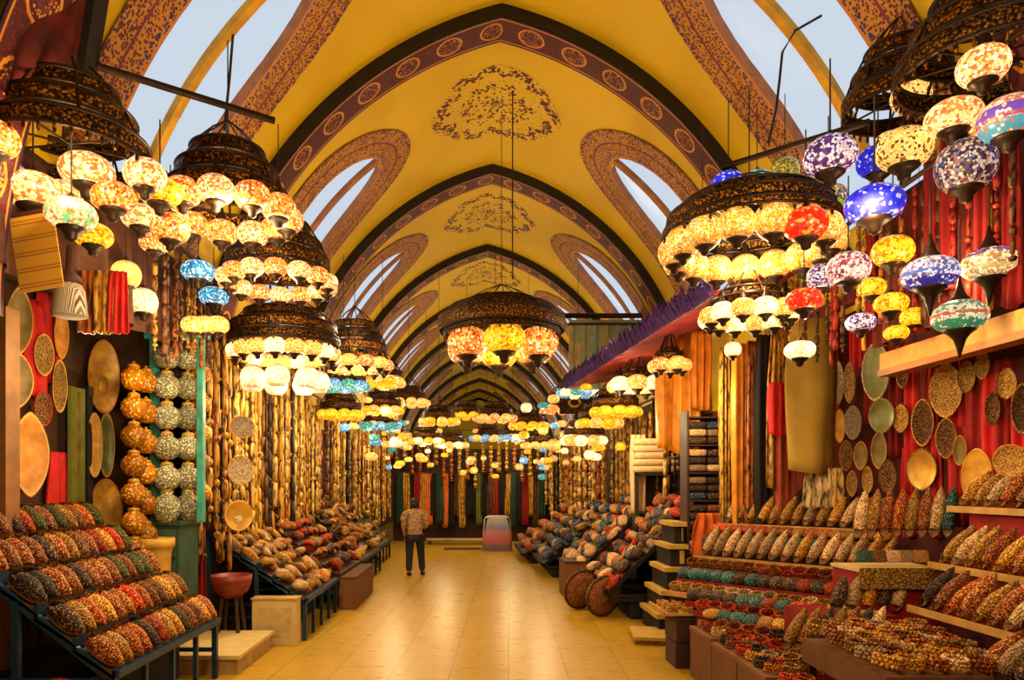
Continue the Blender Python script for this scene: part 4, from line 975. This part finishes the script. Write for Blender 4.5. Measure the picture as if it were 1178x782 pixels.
# c. pale golden slippers hung in a row, lace-edged shelf, red boxes
for j in range(8):
    px=988+14.5*j; d=6.75-.06*j; p=P(px,618,d); col=['cream','gold','orange','orange','gold','brown','cream','teal'][j]
    standing(p,pi+.75,.16,-.1,col,'%s long slipper, %s from the left in the row over the lace-edged shelf'%(WORD[col],ORD[j]),'long slippers over the lace-edged shelf',(1.2,1.75,1.1))
t=thing('lace_shelf','cream lace-edged shelf jutting from the red display','shelf',P(1028,652,6.15)); M_LACE=dots('gold_lace',[(.70,.50,.16),(.62,.40,.10),(.75,.58,.24)],60,.6,gap=(.25,.12,.03))
MB().box(-.38,.37,-.15,.35,-.03,.0).obj('board',M_CREAM,t); MB().box(-.39,.38,-.165,-.15,-.17,.01).obj('lace_edge',M_LACE,t); MB().box(-.36,.35,-.12,.35,-.85,-.03).obj('front_panel',M_DISH['redd'],t)
for j in range(5):
    col=['teal','brown','cream','cream','gold'][j]; p=P(993+16*j,649,6.2); item('cloth',(p.x,p.y,p.z+.07),(1.35,0,0),col,'%s folded cloth standing on the lace-edged shelf, %s from the left'%(WORD[col],ORD[j]),'cloths on the lace-edged shelf',.55)
t=thing('red_box','red lacquered box step in the middle of the right display','box',P(985,735,6.0)); MB().box(-.42,.30,-.12,.45,-.30,.22).obj('body',M_REDL,t); MB().lathe([(.0,-.05),(.17,-.05),(.17,.05),(0,.05)],20,(.44,.1,.36),axis='y').obj('round_end',M_RED,t); MB().box(-.10,.18,-.14,.30,.22,.25).obj('top_board',M_GOLDE,t)
for j in range(5):
    col=['dark','cream','gold','dark','cream'][j]; p=P(960+17*j,704,6.05); standing((p.x,p.y,p.z),-pi/2-.5,.35,-.25,col,'%s slipper on the red box, %s from the left'%(WORD[col],ORD[j]),'slippers on the red box',1.25)
# d. diagonal tiers of small goods
O=Vector((2.40,8.15,0)); U=Vector((.652,-.759,0)); V=Vector((.759,.652,0)); au=atan2(U.y,U.x)
spec=[(-6,'gold white','coil'),(-5,'red cream red','coil'),(-4,'orange dark red','coil'),(-3,'teal gold brown','pouch'),(-2,'red orange','coil'),(-1,'dark teal red','cap'),(0,'gold cream gold','coil'),(1,'teal dark red','cap'),(2,'orange red','coil'),(3,'cream cream cream gold','slip'),(4,'dark teal brown','cap'),(5,'red orange gold','pouch'),(6,'gold cream','slip'),(7,'cream dark','slip')]
t=thing('tiered_display','tiered diagonal display of bracelets, caps and slippers at right','display',(O.x,O.y,0))
names={}
for (k,cols_,kd) in spec:
    v=.185*k; z=.76+.125*k if k>=0 else .76+.055*k
    lo=-.02; hi=min(1.95,(4.32-(O.x+V.x*v))/U.x)
    if k<0: lo=max(0,(2.48-(O.x+V.x*v))/U.x); hi=(3.42-(O.x+V.x*v))/U.x
    A=O+V*v+U*(lo-.06); M=Matrix((U,V,Vector((0,0,1)))).transposed().to_4x4(); M.translation=A-O
    L_=hi-lo+.12
    MB().box(0,L_,-.10,.10,z-.03,z,M).obj('tier_board',M_DARKW,t)
    MB().box(0,L_,-.115,-.10,z-.05,z+.012,M).obj('tier_edge',M_GOLDE if k in (0,3,6) else M_REDL,t)
    MB().box(0,L_,-.06,.10,.02,z-.03,M).obj('riser',M_DARKW,t)
    n=int((hi-lo)/.135); cs=cols_.split()
    for j in range(n+1):
        q=O+V*v+U*(lo+(hi-lo)*j/n); col=cs[(j*len(cs))//(n+1)] if rnd.random()<.75 else rnd.choice(cs)
        col={'white':'cream'}.get(col,col)
        row='%s tier of the diagonal display'%( 'low front' if k<0 else '') ; 
        tn_='%s row up the diagonal display'%ORD[k+6]
        if kd=='slip': standing((q.x+.02*V.x,q.y,z+.003),atan2(-V.y,-V.x),.45,-.3,col,'%s slipper, %s from the left, %s'%(WORD[col],nth(j),tn_),'goods on the diagonal display',(1.1,1.5,1.1))
        else: item(kd,(q.x,q.y,z+.03),(rnd.uniform(.25,.6),rnd.uniform(-.1,.1),au+rnd.uniform(-.3,.3)),col,'%s %s, %s from the left, %s'%(WORD[col],{'coil':'bracelet','pouch':'pouch','cap':'cap'}[kd],nth(j),tn_),'goods on the diagonal display',1.2 if kd!='pouch' else 1.0)
# e. cardboard boxes along the aisle edge
for j,(y,h,w_) in enumerate([(7.0,.52,.62),(6.35,.50,.58),(5.72,.50,.6),(5.08,.48,.6),(4.45,.52,.6)]):
    t=thing('cardboard_box','plain brown box at the right aisle edge, %s counting from the crates'%ORD[j],'box',(2.38,y,0),(0,0,rnd.uniform(-.03,.03)),'brown boxes along the right aisle edge')
    MB().box(-.10,.16,-w_/2,w_/2,0,h).obj('body',M_BROWNB,t); MB().box(-.108,.17,-w_/2-.005,w_/2+.005,h-.03,h+.004).obj('lid',plain('box_flap',(.19,.08,.03),.8),t)
M_CRATE=plain('plum_crate',(.05,.018,.016),.6)
for j in range(2):
    t=thing('crate','dark crate at the far end of the boxes, %s'%['standing on the floor','on top of the other crate'][j],'crate',(2.42,7.78,.285*j),(0,0,.04*j),'dark crates'); 
    MB().box(-.22,.2,-.2,.2,.0,.03).obj('bottom',M_CRATE,t)
    for (a,b,c_,d_) in [(-.22,-.2,-.2,.2),(.18,.2,-.2,.2),(-.2,.18,-.2,-.18),(-.2,.18,.18,.2)]: MB().box(a,b,c_,d_,.03,.27).obj('side',M_CRATE,t)
t=thing('tray','shallow gold tray on the dark crates','tray',(2.38,7.9,.58)); MB().box(-.30,.24,-.30,.32,-.01,.015).obj('board',M_GOLDE,t); MB().box(-.31,-.29,-.31,.33,-.01,.05).obj('rim',M_GOLDE,t)
for i in range(3):
    for j in range(3):
        item('coil',(2.20+.17*i,7.70+.2*j,.598),(0,0,rnd.uniform(0,3)),'gold','gold bead bracelet in the tray on the crates, %s row, %s from the aisle'%(['front','middle','back'][j],ORD[i]),'bracelets in the gold tray',1.05)
# front pile of coils at the very bottom right
for i in range(6):
    for j in range(6):
        p=(2.68+.15*j,4.52+.175*i,.80+.012*i+rnd.uniform(0,.02)); col=['gold','gold','brown','cream','orange'][(i*3+j)%5]
        item('coil',p,(rnd.uniform(-.1,.3),0,rnd.uniform(0,3)),col,'%s bracelet on the dark front table, %s row, %s from the aisle'%(WORD[col],ORD[i],ORD[j]),'bracelets on the dark front table',1.35)
for j in range(7):
    col=['gold','brown','dark','gold','brown','dark','cream'][j]; p=P(903+15*j,748,5.75-.03*j); standing(p,pi+.9,.45,-.35,col,'%s slipper leaning in front of the red box, %s from the left'%(WORD[col],ORD[j]),'slippers in front of the red box',(1.1,1.5,1.1))
t=thing('low_table','dark table under bracelets at the bottom right','table',(3.2,5.0,0)); MB().box(-.58,.10,-.58,.55,.60,.78).obj('top',M_BROWNB,t)
for a in (-.54,.06):
    for b in (-.5,.48): MB().box(a-.03,a+.03,b-.03,b+.03,0,.60).obj('leg',M_DARKW,t)
# f. hangings left of the plates
M_OLC=plain('olive_gold_cloth',(.36,.23,.03),.8,scale=3,var=.18)
p=P(938,366,7.9); scarf((p.x,p.y,p.z),'large olive gold cloth hanging flat beside the scarves',M_OLC,1,.10,None,.58,1.72,1)
for j,(px,w_,c) in enumerate([(933,.2,'cream'),(948,.2,'cream'),(962,.18,'straw')]): 
    p=P(px,538,8.0); scarf(p,'cream cloth, %s of three below the olive gold cloth'%['left','middle','right'][j],M_STR[c],j,.1,'cream cloths below the olive one',w_,.45,2)
GS=M_STR['gold'] ; M_ORS=plain('orange_silk',(.72,.27,.015),.45,var=.25); M_BLK=M_BLACK_SHADE
def hang(px,py0,py1,w_,d,mat,lab,var=1,rz=.15,folds=3,g='scarves on the right stall fronts'):
    p=P(px,py0,d); L_=round((py1-py0)*d/F,2); scarf(p,lab,mat,var,rz,g,round(w_*d/F,2),L_,folds)
hang(773,398,515,34,10.4,M_ORS,'broad orange silk scarf, leftmost of the orange group')
hang(790,388,520,30,10.1,M_ORS,'orange silk scarf in the middle of the orange group',2)
hang(808,380,470,26,9.9,plain('deep_orange_silk',(.66,.19,.01),.5),'deeper orange scarf at the right of the orange group',3)
hang(838,400,600,20,9.0,GS,'gold braided scarf left of the black gap',3,folds=5)
hang(853,395,612,22,8.8,M_ORS,'long orange scarf left of the black gap',4)
hang(864,392,610,14,8.7,M_STR['rust'],'rust scarf next to the black gap',2)
hang(880,385,618,22,8.6,M_BLK,'long dark sheet for the black gap between the orange scarves and the olive cloth',1)  # dark sheet that stands in for the shade of the gap here
hang(898,380,560,30,8.5,M_STR['ochre'],'ochre braided scarf right of the black gap',2,folds=5)
hang(897,440,500,26,8.3,M_RED,'red tassel bundle right of the black gap',3)
hang(905,470,610,26,8.45,plain('red_brown_cloth',(.30,.05,.015),.8),'red-brown cloth below the tassel bundle',4)
hang(815,590,640,36,9.2,plain('orange_wool',(.62,.12,.012),.85),'orange wool shawl hanging over the white slippers',2)
hang(845,470,600,16,9.1,M_STR['straw'],'straw coloured braid over the white slippers',1,folds=4)
for j in range(12):
    px=905+rnd.uniform(-35,75); py=rnd.uniform(255,330); p=P(px,py,8.6+.03*j); c=rnd.choice(['gold','ochre','straw','rust'])
    strand(p,'%s strand behind the right lanterns, %s hung'%(c,nth(j)),c,1+j%4,'strands behind the right lanterns',.62)
# g. folded cloth shelf unit
t=thing('cloth_rack','open rack packed with folded cloths before the orange scarves','rack',P(811,640,9.6)); x0=-.27; H=2.0
for s_ in (x0,.27): MB().box(s_-.015,s_+.015,-.12,.2,-1.0,H).obj('upright',M_DARKW,t)
for k in range(6): MB().box(x0,.27,-.12,.2,.02+.38*k-.02,.02+.38*k).obj('shelf',M_DARKW,t)
base=P(811,640,9.6)
for k in range(5):
    for i in range(2):
        for q in range(3):
            col=[['dark','blue'],['orange','cream'],['blue','dark'],['orange','brown'],['dark','brown']][4-k][i]; col=rnd.choice([col,col,'dark','cream'])
            item('cloth',(base.x-.13+.26*i,base.y-.02,base.z+.03+.38*k+.105*q),(0,0,rnd.uniform(-.06,.06)),col,'%s folded cloth, %s side, %s rack shelf, %s in its pile'%(WORD[col],['left','right'][i],ORD[k],ORD[q]),'folded cloths on the rack',(.95,1.1,1.2))
# h. white folded blankets over a dark niche
t=thing('niche_cabinet','dark open niche cabinet under the cream blankets','cabinet',(3.2,12.24,0)); 
M_NI=plain('black_wood',(.02,.012,.008),.7); MB().box(-.38,.38,.16,.2,0,2.2).obj('back',M_NI,t); MB().box(-.38,-.34,-.2,.2,0,2.2).obj('side',M_NI,t); MB().box(.34,.38,-.2,.2,0,2.2).obj('side',M_NI,t); MB().box(-.38,.38,-.2,.2,2.17,2.22).obj('top',M_NI,t); MB().box(-.34,.34,-.2,.16,1.5,1.54).obj('shelf',M_NI,t)
M_BLK2=plain('cream_wool_blanket',(.66,.48,.26),.9,scale=12,var=.15)
bm_=MB().ell((0,0,.05),.42,.22,.062,16,8,.35).mesh('folded_blanket',M_BLK2)
for k in range(5): tag(link('folded_blanket',bm_,None,(3.2+rnd.uniform(-.02,.02),12.24,2.23+.118*k),(0,0,rnd.uniform(-.05,.05))),'cream folded blanket, %s from the bottom of the pile over the dark niche'%ORD[k],'blanket','cream blankets over the niche')
hang(735,500,590,20,12.2,M_BLK2,'cream blanket hanging left of the dark niche',3)
# i. mustard and black steps
M_MUS=plain('mustard_board',(.50,.33,.06),.7,var=.15)
t=thing('step_stand','mustard stepped stand with black risers right of the shoe piles','stand',(2.75,9.6,0))
for k in range(5):
    MB().box(-.30+.07*k,.12,-.42+.07*k,.5,.0+.30*k,.24+.30*k).obj('riser',M_BLK,t); MB().box(-.34+.07*k,.14,-.46+.07*k,.5,.24+.30*k,.30+.30*k).obj('step_top',M_MUS,t); MB().box(-.12+.05*k,.09,-.43+.07*k,-.42+.07*k,.04+.30*k,.22+.30*k).obj('riser_panel',M_MUS,t)
t=thing('floor_slab','low mustard slab on the floor before the steps','slab',(2.35,9.0,0),(0,0,-.15)); MB().box(-.3,.28,-.35,.35,.06,.10).obj('top',M_MUS,t); MB().box(-.28,.26,-.33,.33,0,.06).obj('edge',M_EMB['brown'],t)
# j. piled stalls farther down the right side
stall('right stall piled with dark slippers and caps beside the mustard steps','the first right pile',10.3,12.0,1.98,.42,3.3,1.75,7,11,['dark','brown','blue','gold','dark','cream','red'],['pouch','cap','slipper'],'goods of the first right pile',M_BLACK_SHADE,M_DARKW,1.25,posts=False)
stall('right stall behind the brown carton, blue and gold goods','the second right pile',12.5,14.6,1.85,.45,3.2,1.7,7,11,['blue','cream','dark','gold','red','teal','cream'],['pouch','cap','slipper'],'goods of the second right pile',M_BLACK_SHADE,M_DARKW,1.35,posts=False)
stall('third right stall, mixed blue goods','the third right pile',15.0,17.3,1.5,.3,3.0,1.5,6,11,['blue','dark','gold','blue','cream'],['pouch','cap','cap'],'goods of the third right pile',M_BLACK_SHADE,M_DARKW,1.5,posts=False)
stall('farthest right stall, red and orange goods','the farthest right pile',17.7,20.6,1.25,.25,2.8,1.35,5,10,['red','orange','gold','brown'],['pouch','cap'],'goods of the farthest right pile',M_BLACK_SHADE,M_DARKW,1.7,posts=False)
t=thing('brown_carton','brown carton standing in the aisle before the second right pile','box',(1.82,12.75,0),(0,0,.05)); MB().box(-.2,.2,-.32,.32,0,.62).obj('body',M_BROWNB,t); MB().box(-.21,.21,-.33,.33,.60,.64).obj('rim',M_DARKW,t)
for j,(px,py,d) in enumerate([(668,674,11.2),(694,680,10.55)]):
    p=P(px,py,d); t=thing('round_bag','round embroidered bag leaning at the foot of the first right pile, %s'%['farther one','nearer one'][j],'bag',(p.x,p.y,.33),(.2,0,.5),'round bags at the foot of the pile')
    MB().lathe([(0,-.10),(.2,-.09),(.30,-.04),(.31,.03),(.26,.09),(0,.10)],22,axis='y').obj('body',M_EMB['brown'],t); MB().tube([(.31*cos(2*pi*i/24),-.02,.31*sin(2*pi*i/24)) for i in range(24)],.025,6,True).obj('piping',M_EMB['dark'],t); MB().lathe([(0,-.115),(.10,-.108),(.13,-.09)],16,axis='y').obj('patch',M_EMB['gold'],t)
    
# strands on the right shop fronts
struct('wall_right_shopfront',MB().box(3.62,3.68,11.9,24.6,0,ZS+.5),plain('dark_brown_panel_right',(.06,.025,.010),.85,var=.5,scale=2),None,'dark brown shopfront partition behind the right strands')  # same plain dark brown as the left partition
strands(11.8,17.0,44,lambda y:3.36-.03*(y-11.8),3.55,1,'right shop fronts','bead strands on the right shop fronts',1.05)
strands(17.2,24.2,34,lambda y:3.2-.09*(y-17.2),3.55,1,'far right shop fronts','bead strands on the far right shop fronts',1.15,wd=1.7)
hangrail('dark rail carrying the right bead strands',(3.36,11.7,3.60),(3.2,17.05,3.60)); hangrail('dark rail carrying the far right bead strands',(3.2,17.1,3.60),(2.57,24.3,3.60))
# k. red awning with a purple fringe
t=thing('awning','dark red awning with shaggy purple fringe over the right shops','awning',(2.6,10,4.0))
a=Vector((2.50-2.6,-2.7,.0)); b=Vector((1.95-2.6,4.6,.05))
M_AWN=plain('red_awning_cloth',(.22,.010,.012),.8,var=.4,scale=4); M_PUR=plain('purple_fringe',(.065,.02,.18),.8,var=.6,scale=20)
MB().grid(lambda u,v:tuple((a+(b-a)*u)*(1-v)+(Vector((1.1,a.y+(b.y-a.y)*u,.42)))*v+Vector((0,0,-.06*sin(pi*v)))),16,6).obj('cloth',M_AWN,t)
m=MB(); r_=random.Random(4)
for i in range(260):
    q=a+(b-a)*(i/259); h=r_.uniform(.12,.30); m.tube([q+Vector((0,0,-.02)),q+Vector((-.05+r_.uniform(-.03,.03),r_.uniform(-.05,.05),h*.6)),q+Vector((-.02+r_.uniform(-.06,.06),r_.uniform(-.08,.08),h))],[.03,.028,.006],5)
o=m.obj('fringe',M_PUR,t); o['kind']='stuff'
MB().bar(a,b,.05).obj('front_bar',plain('plum_bar',(.20,.02,.06),.5),t)
for k in range(5):
    q=a+(b-a)*(k/4); MB().bar(q,(1.1,q.y,.40),.035).obj('rafter',M_DISH['redd'],t)
# pale green gallery front above the awning's far end
M_PG=plain('pale_green_paint',(.34,.40,.24),.6,var=.15); M_PG2=plain('straw_panel_paint',(.46,.38,.16),.6)
t=thing('gallery_front','pale green panelled gallery front over the far end of the awning','gallery',(2.86,14.85,4.05))
MB().box(-.82,.80,.0,.06,0,1.48).obj('panel',M_PG,t)
for k in range(7): MB().box(-.82+.25*k,-.74+.25*k,-.04,.0,0,1.40).obj('pilaster',[M_PG2,M_PG,plain('pale_aqua_paint',(.30,.46,.38),.6)][k%3],t)
for k in range(3): MB().box(-.70+.5*k,-.52+.5*k,-.015,.0,.35,1.0).obj('panel_field',M_PG2,t)
MB().box(-.85,.83,-.06,.07,1.36,1.40).obj('cornice',M_DARKW,t)
# frieze board with a gilded rosette below it
t=thing('frieze_board','dark frieze board with a gilded ring at the far end of the awning','board',(2.3,16.6,3.95)); MB().box(-.25,.9,-.03,.03,-.25,.28).obj('board',M_BRASSY,t); MB().tube([(.13*cos(2*pi*i/20)+.1,-.05,.13*sin(2*pi*i/20)*.8+.02) for i in range(20)],.035,6,True).obj('ring',M_DISH['gold'],t)
# l. end of the hall: cross stall with clothes, covered stand, mat
struct('wall_cross',MB().box(-2.9,3.0,25.0,25.1,0,3.3),plain('dark_cross_wall',(.035,.014,.008),.8),None,'dark back wall of the shops at the end of the aisle')
tag(MB().tube([(-2.7,24.6,2.45),(2.6,24.6,2.45)],.025,8).obj('hanging_rail',M_DARKW),'rail of garments at the end of the aisle','rail')
gc=[('dark green',plain('bottle_green_cloth',(.015,.05,.03),.8)),('orange',plain('orange_cloth',(.62,.16,.02),.8)),('black',M_BLACK_SHADE),('dark red',M_DISH['redd']),('red',M_RED),('olive',M_DISH['green']),('gold',M_STR['gold']),('brown',M_STR['brown'])]
gcount={}
for j in range(26):
    x=-2.6+.2*j; nm,mm=gc[[0,6,2,3,6,1,2,0,1,2,7,6,2,2,5,2,7,3,2,6,0,2,3,6,7,0][j]]
    scarf((x,24.6+rnd.uniform(-.05,.05),2.44),'%s garment on the rail at the aisle end, %s from the left'%(nm,nth(j)),mm,j%5,rnd.uniform(-.3,.3),'garments at the end of the aisle',.26,rnd.choice([1.5,1.8,1.9]),3,'hanging_garment','garment')
for j in range(20):
    x=-2.7+.275*j; c=rnd.choice(['gold','ochre','straw','gold','rust'])
    strand((x,24.3,rnd.uniform(3.1,3.9)),'%s strand over the garment rail, %s from the left'%(c,nth(j)),c,1+j%4,'strands over the garment rail',.55,2.2)
tag(MB().tube([(-2.8,24.3,3.92),(2.7,24.3,3.92)],.02,6).obj('hanging_rail',M_DARKW),'rail of strands over the garments at the aisle end','rail')
t=thing('threshold_bench','low pale bench below the garments','bench',(.0,23.6,0)); MB().box(-1.6,1.0,-.2,.2,.14,.19).obj('top',plain('pale_plank',(.5,.38,.2),.6),t)
for x in (-1.5,.9): MB().box(x-.05,x+.05,-.15,.15,0,.14).obj('leg',M_DARKW,t)
t=thing('floor_mat','dark mat lying on the floor left of the covered stand','mat',(-.3,21.8,0)); MB().box(-.62,.52,-.22,.22,0,.03).obj('mat',plain('dark_mat',(.06,.045,.015),.9),t); MB().box(-.64,.54,-.24,.24,0,.012).obj('border',M_DARKW,t)
t=thing('covered_stand','rounded stand draped in faded blue and pink cloth in the aisle','stand',(.72,21.4,0))
tt=NT('faded_blue_and_pink_cloth'); z=tt.n('SeparateXYZ',_Vector=tt.coords(rand=False)).outputs[2]; n=tt.n('TexNoise',_Vector=tt.coords(rand=False),_Scale=5.0); zz=tt.math('ADD',z,tt.math('MULTIPLY',n.outputs[0],.2))
mm=tt.finish(tt.ramp(zz,[(0,(.12,.08,.10)),(.30,(.20,.13,.15)),(.40,(.50,.12,.14)),(.72,(.50,.22,.26)),(.80,(.22,.26,.48)),(1.0,(.45,.42,.46))]),.8)
def cov(u,v):
    a_=2*pi*u; rr=.50-.08*v**2; k=1+.02*sin(14*a_)*(1-v); 
    sx=math.copysign(abs(cos(a_))**.5,cos(a_)); sy=math.copysign(abs(sin(a_))**.5,sin(a_))
    if v>.85: rr*=sqrt(max(0,1-((v-.85)/.15)**2*.98))
    return (rr*k*sx*.92,rr*k*sy*.6,1.08*min(1,v/.97) if v<.97 else 1.08+.02*(v-.97))
MB().grid(cov,40,24).obj('drape',mm,t); MB().box(-.38,.38,-.24,.24,0,1.0).obj('frame',M_DARKW,t)

for bi,(y,h,n) in enumerate([(7.0,.525,3),(6.35,.505,3),(5.72,.505,3),(5.08,.485,3),(4.45,.525,3)]):
    for i in range(2):
        for j in range(n):
            col=['cream','red','orange','dark','gold','red'][(bi+2*i+j)%6]
            item('coil',(2.385+.13*i,y-.2+.2*j,h+.005),(.15,0,rnd.uniform(0,3)),col,'%s bracelet on the %s brown box, %s row, %s of its row'%(WORD[col],ORD[bi],['aisle-side','inner'][i],ORD[j]),'bracelets on the brown boxes',1.15)
def cable(lab,pts): tag(MB().tube(pts,.012,6).obj('hanging_cable',M_CORD),lab,'cable')
cable('black cable sagging across the right near window',[P(945,18,6.6),P(915,35,6.6),P(900,60,6.6),P(897,90,6.6),P(893,125,6.6),P(884,165,6.6)])
cable('thin cord hanging before the left near window',[P(268,40,6.3),P(264,90,6.3),P(258,150,6.3)])
# ------------------------------------------------------------------ person walking away down the aisle
def skin_fig(name,m,parent,pts,edges,root=0,sub=2):
    me=bpy.data.meshes.new(name); me.from_pydata([p[:3] for p in pts],edges,[]); me.materials.append(m)
    o=link(name,me,parent); md=o.modifiers.new('skin','SKIN'); md.use_smooth_shade=True
    for i,p in enumerate(pts):
        sv=me.skin_vertices[0].data[i]; sv.radius=(p[3],p[4] if len(p)>4 else p[3]); sv.use_root=(i==root)
    sd=o.modifiers.new('smooth','SUBSURF'); sd.levels=sub; sd.render_levels=sub; return o
M_SKIN=plain('skin',(.42,.20,.11),.55,var=.08); M_HAIR=plain('dark_hair',(.012,.008,.006),.6); M_TROU=plain('dark_navy_trousers',(.010,.014,.020),.8)
M_SHIRT=dots('flowered_shirt',[(.70,.55,.36),(.62,.42,.22),(.55,.20,.12),(.30,.16,.14),(.75,.62,.42)],26,.8,gap=(.55,.40,.22),thr=.5)
px=P(477,662,15.4)
t=thing('person','person seen from behind in flowered shirt and dark trousers walking down the aisle','person',(px.x,px.y,0),(0,0,.06),None,(1.12,1.1,1.0))
# body: pelvis, spine, neck, head, arms, legs (facing +y); left leg forward, right arm bent before the chest
B=[(0,0,.93,.135,.10),(0,.01,1.12,.125,.09),(0,.0,1.30,.15,.095),(0,-.01,1.40,.11,.08),(0,0,1.47,.048),(0,.015,1.53,.055),(0,.02,1.60,.078,.085),(0,.015,1.665,.055),
 (-.17,-.01,1.385,.055),(-.235,-.02,1.12,.042),(-.20,.10,.90,.032),(-.19,.13,.83,.026),
 (.17,-.01,1.385,.055),(.245,-.01,1.13,.042),(.20,.20,1.04,.032),(.16,.26,1.04,.026),
 (-.095,.01,.88,.085),(-.105,.03,.50,.058),(-.11,-.04,.10,.038),(.10,.0,.88,.085),(.125,.10,.50,.058),(.15,.10,.10,.038),(-.11,.0,.045,.036),(-.11,.12,.035,.034),(.155,.14,.045,.036),(.165,.26,.035,.034)]
E=[(0,1),(1,2),(2,3),(3,4),(4,5),(5,6),(6,7),(3,8),(8,9),(9,10),(10,11),(3,12),(12,13),(13,14),(14,15),(0,16),(16,17),(17,18),(0,19),(19,20),(20,21),(18,22),(22,23),(21,24),(24,25)]
body=skin_fig('body',M_SKIN,t,B,E)
sh=[(0,0,.90,.185,.135),(0,.01,1.12,.165,.115),(0,0,1.30,.175,.118),(0,-.01,1.41,.115,.09),(0,0,1.455,.06),
 (-.18,-.01,1.385,.078),(-.24,-.02,1.18,.068),(.18,-.01,1.385,.078),(.25,-.01,1.19,.068)]
skin_fig('shirt',M_SHIRT,t,sh,[(0,1),(1,2),(2,3),(3,4),(3,5),(5,6),(3,7),(7,8)])
tr=[(0,0,.92,.150,.115),(-.095,.01,.84,.105),(-.105,.03,.50,.080),(-.11,-.03,.08,.066),(.10,.0,.84,.105),(.125,.09,.50,.080),(.15,.09,.08,.066)]
skin_fig('trousers',M_TROU,t,tr,[(0,1),(1,2),(2,3),(0,4),(4,5),(5,6)])
for (x,y) in ((-.11,.03),(.158,.17)):
    MB().ell((x,y,.045),.05,.14,.045,12,8,.8).obj('shoe',M_HAIR,t)
m=MB(); m.ell((0,.005,1.625),.092,.105,.10,16,10); m.ell((0,-.045,1.575),.080,.06,.085,14,8); m.obj('hair',M_HAIR,t)
for s in (-1,1): MB().ell((s*.083,.03,1.585),.014,.022,.032,8,6).obj('ear',M_SKIN,t)
f=MB(); f.lathe([(0,.0),(.012,.012),(.018,.03),(.0,.05)],8,(0,.10,1.565)); f.obj('nose',M_SKIN,t)
for s in (-1,1): MB().ell((s*.034,.098,1.605),.014,.008,.008,8,6).obj('eye',M_HAIR,t)
MB().ell((0,.093,1.535),.026,.008,.007,10,6).obj('mouth',plain('lips',(.30,.08,.06),.5),t)
for (hx,hy,hz,dx,dy,dz,tx) in ((-.19,.135,.82,-.0,.02,-1,1),(.15,.265,1.04,-.9,.35,.0,0)):
    d=Vector((dx,dy,dz)).normalized(); sd=Vector((0,1,0)) if tx else Vector((0,0,1)); b=Vector((hx,hy,hz)); nrm=d.cross(sd)
    pts=[(*b,.022,.03),(*(b+d*.07),.014,.038)]; ed=[(0,1)]
    for q in range(4):
        r0=b+d*.075+sd*(-.03+.02*q); L_=[.062,.075,.07,.055][q]; i=len(pts)
        pts+= [(*r0,.009),(*(r0+d*L_*.5+nrm*.008),.0085),(*(r0+d*L_*.85+nrm*.028),.007)]; ed+= [(1,i),(i,i+1),(i+1,i+2)]
    i=len(pts); r0=b+d*.03+sd*.035; pts+= [(*r0,.011),(*(r0+d*.03+sd*.018),.009),(*(r0+d*.055+sd*.02+nrm*.01),.008)]; ed+= [(0,i),(i,i+1),(i+1,i+2)]
    skin_fig('hand',M_SKIN,t,pts,ed,0,1)
for i,y in enumerate((1.5,6,10,14,18,22,27,32,37,42)):  # added fill lights along the vault, not tied to any lamp
    for x in (-1.7,2.4):
        lamp((x,y+(1 if x>0 else 0),4.2),50 if y<26 else 42,(1,.80,.46),.25)
for (x,y,z,p) in [(-1.8,4.4,2.9,80),(-3.3,5.9,3.1,22),(-2.5,6.6,3.2,60),(-2.3,9.3,3.1,65),(-2.2,12.2,3.0,65),(-2.2,15.5,3.0,60),(-2.2,19,3.0,60),(1.9,3.4,3.1,70),(2.9,6.0,3.2,65),(2.6,8.6,3.1,60),(2.1,11.2,3.0,65),(2.0,14.2,3.0,60),(1.8,18,3.0,60),(-.9,22.0,3.0,85),(1.2,23.2,3.0,70)]:  # added lights to brighten the stalls, standing in for lantern bulbs
    lamp((x,y,z),p*1.2,(1,.74,.38),.08)
